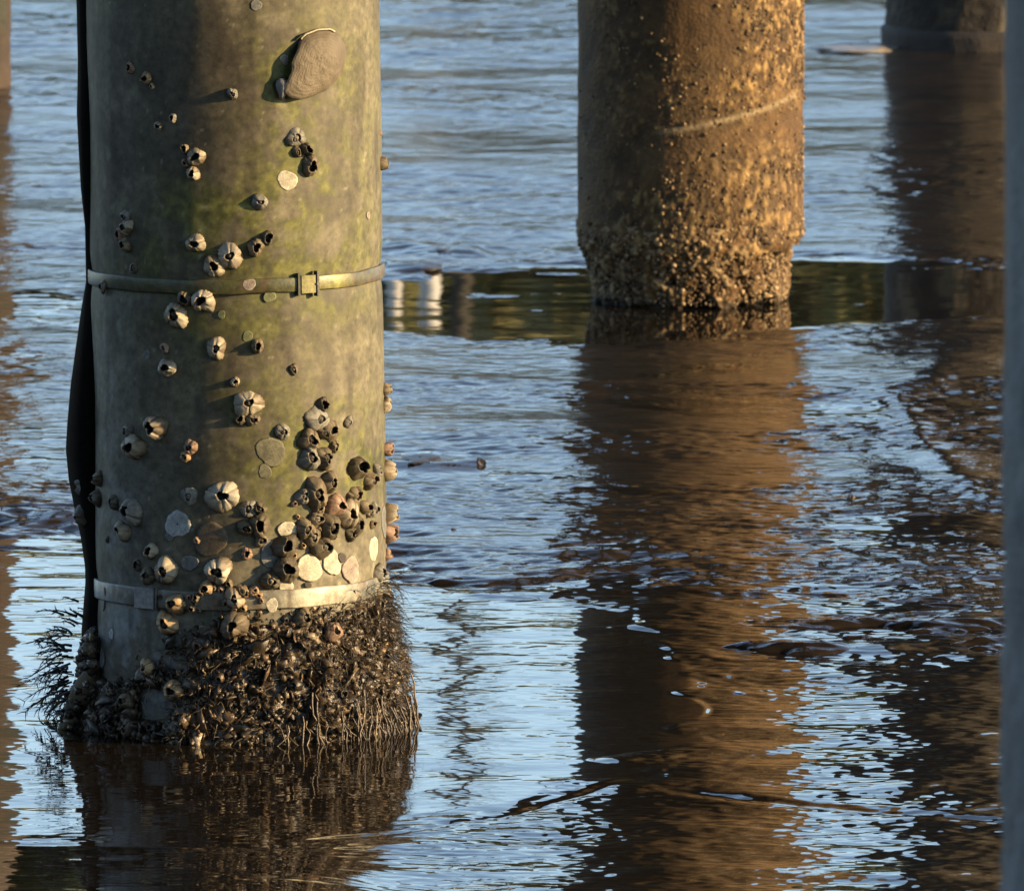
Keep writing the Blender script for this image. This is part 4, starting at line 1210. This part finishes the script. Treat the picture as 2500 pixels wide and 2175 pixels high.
g2 = ground(1380, 622)
R2 = 0.2005
C2 = np.array([(1385.5 * S - 1250) / F * (g2[1] + .19 + .27), g2[1] + .172, 0.0])
def z_on2(vy):
    d = ray(1386, vy); t = (C2[1] - R2) / d[1]
    return H + d[2] * t
def build_pile2():
    root = empty('concrete_piling', tuple(C2))
    tag(root, 'rust brown round piling behind the wrapped one, its casing broken off above the water', 'piling', 'pier pilings standing in the shallows')
    zj = z_on2(515)
    # casing
    na = 520
    ph = np.linspace(-math.pi, math.pi, na, endpoint=False)
    low = zj + 0.028 * (fbm(np.stack([np.sin(ph) * 4, np.cos(ph) * 4, 0 * ph], -1), 4, 8) - .5) * 2
    low = np.where(ph > 1.0, low + .020 * sstep(1.0, 1.4, ph), low)
    low = low - .010 * sstep(-.9, -1.5, ph)
    tz = np.concatenate([np.linspace(0, .13, 26), np.linspace(.14, .42, 150), np.linspace(.43, 1, 150)])
    Z = low[None, :] + (4.2 - low)[None, :] * (tz[:, None] ** 1.7)
    PH = np.repeat(ph[None, :], len(tz), 0)
    P = np.stack([np.sin(PH) * R2, -np.cos(PH) * R2, Z], -1)
    a, b, c = crust_noise(P, 101)
    dist = sstep(.30, .62, fbm(P * np.array([6, 6, 4.]), 3, 55) * .75 + .25 * sstep(-.4, 1.2, PH))
    # roughness thins out in a smooth band at mid height
    vy = np.interp(Z, [z_on2(v) for v in (700, 400, 0, -600)], [700, 400, 0, -600])
    band = 1 - .8 * np.exp(-((vy - 300 + 60 * np.sin(PH)) / 70) ** 2)
    rough = dist * band
    rad = R2 + (a - .5) * .004 + rough * ((b - .45) * .007 + (c - .5) * .004)
    edge = sstep(0, .022, Z - low[None, :])
    rad = R2 - .007 * (1 - edge) ** 2 + (rad - R2) * (.4 + .6 * edge) + (1 - edge) * (b - .5) * .010
    P = np.stack([np.sin(PH) * rad, -np.cos(PH) * rad, Z], -1)
    inner = np.stack([np.sin(ph) * (R2 - .035), -np.cos(ph) * (R2 - .035), low + .012], -1)
    V = np.vstack([inner, P.reshape(-1, 3)])
    base = np.array((.078, .042, .0145))
    C = base * (.15 + 1.7 * a)[..., None]
    C = C * (1 - .6 * sstep(.5, .8, Z))[..., None]  # upper casing darkened: deck shade put into the colour, dimming its reflection
    k = (rough * sstep(.50, .70, b * .6 + c * .4))[..., None]
    C = C * (1 - k) + np.array((.36, .23, .085)) * k
    k = (rough * sstep(.50, .34, b * .7 + c * .3))[..., None] * .7
    C = C * (1 - k) + np.array((.03, .02, .012)) * k
    pale = (sstep(.5, .7, fbm(P * np.array([9, 9, 5.]), 4, 91)) * .35)[..., None]
    C = C * (1 - pale) + np.array((.115, .075, .036)) * pale
    # a long pale scrape
    zl = np.interp(PH, [-.5, -.1, 1.1], [z_on2(272), z_on2(262), z_on2(205)])
    k = (np.exp(-((Z - zl) / .005) ** 2) * sstep(-.45, -.1, PH) * (PH < 1.2) * .9)[..., None]
    C = C * (1 - k) + np.array((.27, .20, .11)) * k
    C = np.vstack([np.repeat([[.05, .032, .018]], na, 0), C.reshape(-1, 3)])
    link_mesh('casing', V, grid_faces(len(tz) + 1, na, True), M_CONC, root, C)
    # eaten-away core
    nz = 170
    Zc = np.linspace(-.15, zj + .05, nz)
    PH, Zg = np.meshgrid(ph, Zc)
    P = np.stack([np.sin(PH) * .17, -np.cos(PH) * .17, Zg], -1)
    a, b, c = crust_noise(P, 141)
    big = fbm(P * np.array([30, 30, 26.]), 3, 151)
    taper = .171 + .028 * (1 - .75 * sstep(.55, 1.0, PH)) * sstep(.02, zj + .02, Zg)
    lowz = 1 - sstep(.03, .075, Zg)
    holes = sstep(.50, .66, big) * lowz * sstep(-.9, .0, PH) * .030
    rad = taper + (a - .5) * .022 + (b - .5) * .014 + (c - .5) * .006 - holes + lowz * .004
    P = np.stack([np.sin(PH) * rad, -np.cos(PH) * rad, Zg], -1)
    C = np.array((.086, .046, .016)) * (.1 + 1.8 * a)[..., None]
    k = sstep(.50, .68, b * .6 + c * .4)[..., None]
    C = C * (1 - k) + np.array((.30, .21, .105)) * k
    k = np.clip(holes / .03, 0, 1)[..., None]
    C = C * (1 - k) + np.array((.020, .014, .009)) * k
    C = C * (.25 + .75 * sstep(.004, .022, Zg + (a - .5) * .02))[..., None]
    link_mesh('core', P.reshape(-1, 3), grid_faces(nz, na, True), M_CONC, root, C.reshape(-1, 3))
    # crust of tiny shells
    q = np.random.default_rng(77)
    bag = Bag()
    for k in range(11000):
        pa = q.uniform(-1.6, 1.75)
        vy = q.uniform(-30, 620)
        z = z_on2(vy)
        u = np.array([[math.sin(pa) * R2, -math.cos(pa) * R2, z]])
        d_ = float(sstep(.30, .62, fbm(u * np.array([6, 6, 4.]), 3, 55) * .75 + .25 * sstep(-.4, 1.2, np.array([pa])))[0])
        bd = 1 - .85 * math.exp(-((vy - 300 + 60 * math.sin(pa)) / 70) ** 2)
        if vy < 480 and q.uniform() > d_ * bd * (.9 if pa > -.3 else .25): continue
        if vy >= 500:
            rr = .171 + .028 * (1 - .75 * float(sstep(.55, 1.0, np.array([pa]))[0])) * float(sstep(.02, zj + .02, np.array([z]))[0]) + .001
        else: rr = R2 + .001
        n = np.array([math.sin(pa), -math.cos(pa), 0.0])
        s = (.0008 + .0030 * q.uniform() ** 2.0 * (1.7 if q.uniform() < .10 else 1)) * (1.25 if vy > 480 else .85)
        cl = np.array([(.06, .038, .02), (.15, .095, .045), (.28, .185, .09), (.42, .30, .16)][q.choice(4, p=[.25, .35, .28, .12])]) * q.uniform(.8, 1.2)
        B = basis(n + q.normal(size=3) * .3, q)
        p = n * rr + np.array([0, 0, z])
        if q.uniform() < .22:
            V = CUP_V * s * (1 + .1 * q.normal(size=CUP_V.shape)); bag.add(V @ B.T + p, CUP_F, cl[None, :] * CUP_K[:, None])
        else:
            V = LUMP_V * np.array([1, .8, .5]) * s * (1 + .2 * q.normal(size=(len(LUMP_V), 1))); bag.add(V @ B.T + p, LUMP_F, cl)
    o = bag.link('shell_crust', M_CRUST)
    o.location = tuple(C2)
    tag(o, 'grainy golden crust of tiny shells over the rust brown piling', 'crust', kind='stuff')
build_pile2()

def plain_pile(name, label, X, Y, rad, base, lit, dark, seed, collar, dens=260):
    root = empty(name, (X, Y, 0))
    tag(root, label, 'piling', 'pier pilings standing in the shallows')
    zz = np.concatenate([np.linspace(-.2, 1.3, 230), np.linspace(1.33, 4.2, 30)])
    ph = np.linspace(-math.pi, math.pi, dens, endpoint=False)
    PH, Z = np.meshgrid(ph, zz)
    P = np.stack([np.sin(PH) * rad, -np.cos(PH) * rad, Z], -1)
    a, b, c = crust_noise(P, seed)
    r_ = rad + (a - .5) * .006 + (b - .5) * .006
    P = np.stack([np.sin(PH) * r_, -np.cos(PH) * r_, Z], -1)
    C = np.array(base) * (.6 + .8 * a)[..., None]
    k = sstep(.52, .66, fbm(P * np.array([14, 14, 9.]), 4, seed + 2))[..., None]
    C = C * (1 - k) + np.array(lit) * k
    k = sstep(.5, .38, fbm(P * np.array([11, 11, 7.]), 4, seed + 31))[..., None] * .7
    C = C * (1 - k) + np.array(dark) * k
    V = P.reshape(-1, 3); C = C.reshape(-1, 3)
    n = len(V); V = np.vstack([V, [[0, 0, 4.2]]]); C = np.vstack([C, C[-1:]])
    cap = np.stack([n - dens + np.arange(dens), n - dens + (np.arange(dens) + 1) % dens, np.full(dens, n)], -1)
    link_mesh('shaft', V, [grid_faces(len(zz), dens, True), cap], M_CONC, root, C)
    if collar:
        for z0, z1_, ex in collar:
            zz = np.linspace(z0, z1_, 14)
            PH, Z = np.meshgrid(ph, zz)
            e = np.minimum(sstep(z0, z0 + .008, Z), 1 - sstep(z1_ - .008, z1_, Z))
            P = np.stack([np.sin(PH) * rad, -np.cos(PH) * rad, Z], -1)
            r_ = rad - .01 + e * (ex + .01) * (.75 + .5 * fbm(P * 18, 3, seed + 7))
            P = np.stack([np.sin(PH) * r_, -np.cos(PH) * r_, Z], -1)
            link_mesh('collar', P.reshape(-1, 3), grid_faces(14, dens, True), M_CONC, root, np.array((.035, .028, .022)))
    return root
R3 = 0.2
Y3 = float(foot(2300, 106)[1]) + R3
X3 = (2150 / 1.0 - 0) * 0
X3 = (1776 * S - 1250) / F * (Y3 + .27) + R3
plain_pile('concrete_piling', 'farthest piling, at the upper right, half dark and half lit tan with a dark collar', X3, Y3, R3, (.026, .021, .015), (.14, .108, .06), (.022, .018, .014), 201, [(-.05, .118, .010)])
YL = float(foot(0, 196)[1]) + .2
plain_pile('concrete_piling', 'tan piling cut off by the left edge behind the wrapped one', (29 * S - 1250) / F * (YL + .27) - .2, YL, .2, (.05, .034, .022), (.085, .06, .04), (.025, .035, .022), 251, None)
YN = 9.0
plain_pile('concrete_piling', 'blurred grey piling close to the camera along the right edge', (2026 * S - 1250) / F * YN + .2, YN, .2, (.17, .178, .18), (.23, .235, .24), (.13, .135, .138), 301, None, 200)

# ------------------------------------------------------------------ pebbles and wrack lying on the mud
def lump_thing(name, label, cat, vx, vy, sx, sy, sz, col, seed, zoff=0.0):
    q = np.random.default_rng(seed)
    p = foot(vx, vy)
    n, m = 24, 14
    th = np.linspace(0, 2 * math.pi, n, endpoint=False)
    V = []
    for t in np.linspace(.02, .98, m):
        r_ = math.sin(math.pi * t)
        V.append(np.stack([r_ * np.cos(th), r_ * np.sin(th), -math.cos(math.pi * t) + 0 * th], -1))
    V = np.concatenate(V)
    V = V * (.45 + 1.1 * fbm(V * 2.6 + seed, 4, seed))[:, None] * np.array([sx, sy, sz])
    C = np.array(col) * (.6 + .8 * fbm(V * 60, 3, seed + 1))[:, None]
    o = link_mesh(name, V, grid_faces(m, n, True), M_GROWTH, None, C)
    o.location = (p[0], p[1], p[2] + zoff + sz * .3)
    tag(o, label, cat)
    return o
lump_thing('wrack_clump', 'dark flat clump of wrack at the edge of the far pool', 'wrack', 905, 512, .045, .06, .008, (.06, .042, .028), 3, .0)
lump_thing('wrack_clump', 'long black clump of wrack at the water edge against the right of the wrapped piling', 'wrack', 842, 542, .045, .07, .008, (.035, .027, .02), 4, .0)
lump_thing('wrack_clump', 'dark clump of wrack on the mud right of the barnacled outline', 'wrack', 845, 938, .030, .06, .007, (.04, .03, .022), 5, .006)
lump_thing('pebble', 'small brown pebble alone on the streaked mud between the pilings', 'pebble', 913, 1077, .0075, .012, .006, (.10, .08, .06), 6, .003)
lump_thing('pebble', 'small dark pebble on the wet mud right of the long brown reflection', 'pebble', 1712, 1008, .007, .011, .006, (.05, .04, .03), 7, .003)
lump_thing('sand_bar', 'pale tan strip of sand beside the foot of the farthest piling', 'sand bar', 1712, 97, .10, .14, .007, (.24, .20, .15), 8, -.001)

# ------------------------------------------------------------------ far bank, seen only mirrored in the pools
def build_bank():
    q = np.random.default_rng(3)
    # low bank
    x = np.linspace(-160, 160, 120); y = np.array([60, 64, 66, 72, 90, 400.])
    zb = np.array([-.3, .3, .9, 1.4, 1.8, 2.0])
    X, Y = np.meshgrid(x, y)
    Z = np.repeat(zb[:, None], 120, 1) + (fbm(np.stack([X * .2, Y * .2, 0 * X], -1), 3, 2) - .5) * .5
    o = link_mesh('ground', np.stack([X, Y, Z], -1).reshape(-1, 3), grid_faces(6, 120), M_WOOD, None, np.array((.07, .06, .035)))
    tag(o, kind='structure')
    bag = Bag()
    for k in range(92):
        cx = -26 + (k % 46) * 1.15 + q.normal() * .3
        cy = 70 + q.uniform(0, 4) + (5 if k > 45 else 0)
        ht = 6.0 + 0.45 * math.sin(k * .8) + q.normal() * .35
        tube(bag, [(cx, cy, .8), (cx + q.normal() * .2, cy, ht * .5), (cx + q.normal() * .3, cy, ht * .85)], .16, .05, (.05, .04, .03), 6)
        m = 800
        d = q.normal(size=(m, 3)); d /= np.linalg.norm(d, axis=1)[:, None]
        rr = q.uniform(.25, 1, m) ** .5
        c = np.array([cx, cy, .8 + ht * .5]) + d * rr[:, None] * np.array([1.35, 1.35, ht * .5])
        s = q.uniform(.12, .30, m)
        a = q.normal(size=(m, 3)); a /= np.linalg.norm(a, axis=1)[:, None]
        b = np.cross(a, q.normal(size=(m, 3))); b /= np.linalg.norm(b, axis=1)[:, None]
        V = np.stack([c - a * s[:, None], c + b * s[:, None] * .6, c + a * s[:, None], c - b * s[:, None] * .6], 1).reshape(-1, 3)
        tone = np.array([(.17, .17, .07), (.20, .19, .07), (.14, .15, .075), (.22, .20, .09)][k % 4])
        bag.add(V, np.arange(4 * m).reshape(-1, 4), np.repeat(tone * q.uniform(.6, 1.3, m)[:, None], 4, 0))
    o = bag.link('treeline', M_LEAF, smooth=False)
    tag(o, 'olive green wood along the far bank, mirrored in the still pools', 'trees', kind='stuff')
    # a thin bare tree above the rest and two white-topped posts
    bag = Bag()
    xt = (930 * S - 1250) / F * 70
    tube(bag, [(xt, 69, .5), (xt + .03, 69, 4), (xt - .05, 69, 6.5), (xt + .04, 69, 9.6)], .09, .03, (.05, .045, .035), 7)
    for k in range(40):
        z = q.uniform(5.5, 9.3); s_ = q.choice([-1, 1])
        tube(bag, [(xt, 69, z), (xt + s_ * q.uniform(.05, .15), 69 + q.normal() * .1, z + q.uniform(.1, .3)), (xt + s_ * q.uniform(.1, .32), 69 + q.normal() * .2, z + q.uniform(.2, .6))], .02, .008, (.05, .045, .035), 4)
    o = bag.link('bare_tree', M_WOOD)
    tag(o, 'thin bare tree rising above the far wood, mirrored as a wavering dark line', 'tree')
    for i, (vx, wdt) in enumerate(((792, 30), (862, 44))):
        Yp = 40.0
        X_ = (vx * S - 1250) / F * Yp
        root = empty('marker_post', (X_, Yp, 0))
        tag(root, ('narrower' if i == 0 else 'wider') + ' white topped post mirrored in the far pool beside the wrapped piling', 'post', 'white topped posts')
        hw = wdt * S / F * Yp / 2
        for nm, z0, z1_, c, e in (('shaft', -.3, 1.72, (.06, .055, .045), .8), ('painted_top', 1.72, 1.98, (.55, .53, .48), 1.0)):
            th = np.linspace(0, 2 * math.pi, 16, endpoint=False)
            V = []
            for z in (z0, z0 + .004, (z0 + z1_) / 2, z1_ - .004, z1_):
                V.append(np.stack([hw * e * np.cos(th), hw * e * np.sin(th), z + 0 * th], -1))
            V = np.concatenate(V)
            n = len(V); V = np.vstack([V, [[0, 0, z1_ + .004]]])
            cap = np.stack([n - 16 + np.arange(16), n - 16 + (np.arange(16) + 1) % 16, np.full(16, n)], -1)
            link_mesh(nm, V, [grid_faces(5, 16, True), cap], M_PAINT, root, np.array(c))
build_bank()

# ------------------------------------------------------------------ unseen deck and banks, added to block sky light from the pilings
def build_sky_blockers():
    nx, ny = 30, 60
    V, Fs = [], []
    parts = []
    def box(x0, x1, y0, y1, z0, z1_):
        v = np.array([(x, y, z) for z in (z0, z1_) for y in (y0, y1) for x in (x0, x1)], float)
        f = np.array([[0, 2, 3, 1], [4, 5, 7, 6], [0, 1, 5, 4], [2, 6, 7, 3], [0, 4, 6, 2], [1, 3, 7, 5]])
        parts.append((v, f))
    for i in range(100):
        y0 = -2.0 + i * .24
        box(-4.0, 4.0, y0, y0 + .225, 4.46, 4.52)
    for x in (-3.2, -1.6, 0.0, 1.6, 3.2):
        box(x - .08, x + .08, -2.0, 21.95, 4.203, 4.458)
    V, Fc = join(parts)
    o = link_mesh('sky_block_deck', V, Fc, M_WOOD, None, np.array((.12, .095, .07)), smooth=False)  # unseen deck, added to cut the sky light from above
    tag(o, kind='structure')
    x = np.linspace(-80, 80, 90); y = np.linspace(-70, 34, 64)
    X, Y = np.meshgrid(x, y)
    Z = -.6 + 9.0 * np.maximum(sstep(-4, -18, Y) * sstep(26, 8, X + (Y + 5) * .3), .8 * sstep(-12, -26, X) * sstep(34, 26, Y)) + (fbm(np.stack([X * .3, Y * .3, 0 * X], -1), 4, 12) - .5) * 1.6 * np.maximum(sstep(-5, -9, Y), sstep(-10, -14, X))
    o = link_mesh('sky_block_bank', np.stack([X, Y, Z], -1).reshape(-1, 3), grid_faces(64, 90), M_WOOD, None, np.array((.05, .055, .025)))  # unseen banks behind and left, added to lower the sky fill
    tag(o, kind='structure')
build_sky_blockers()
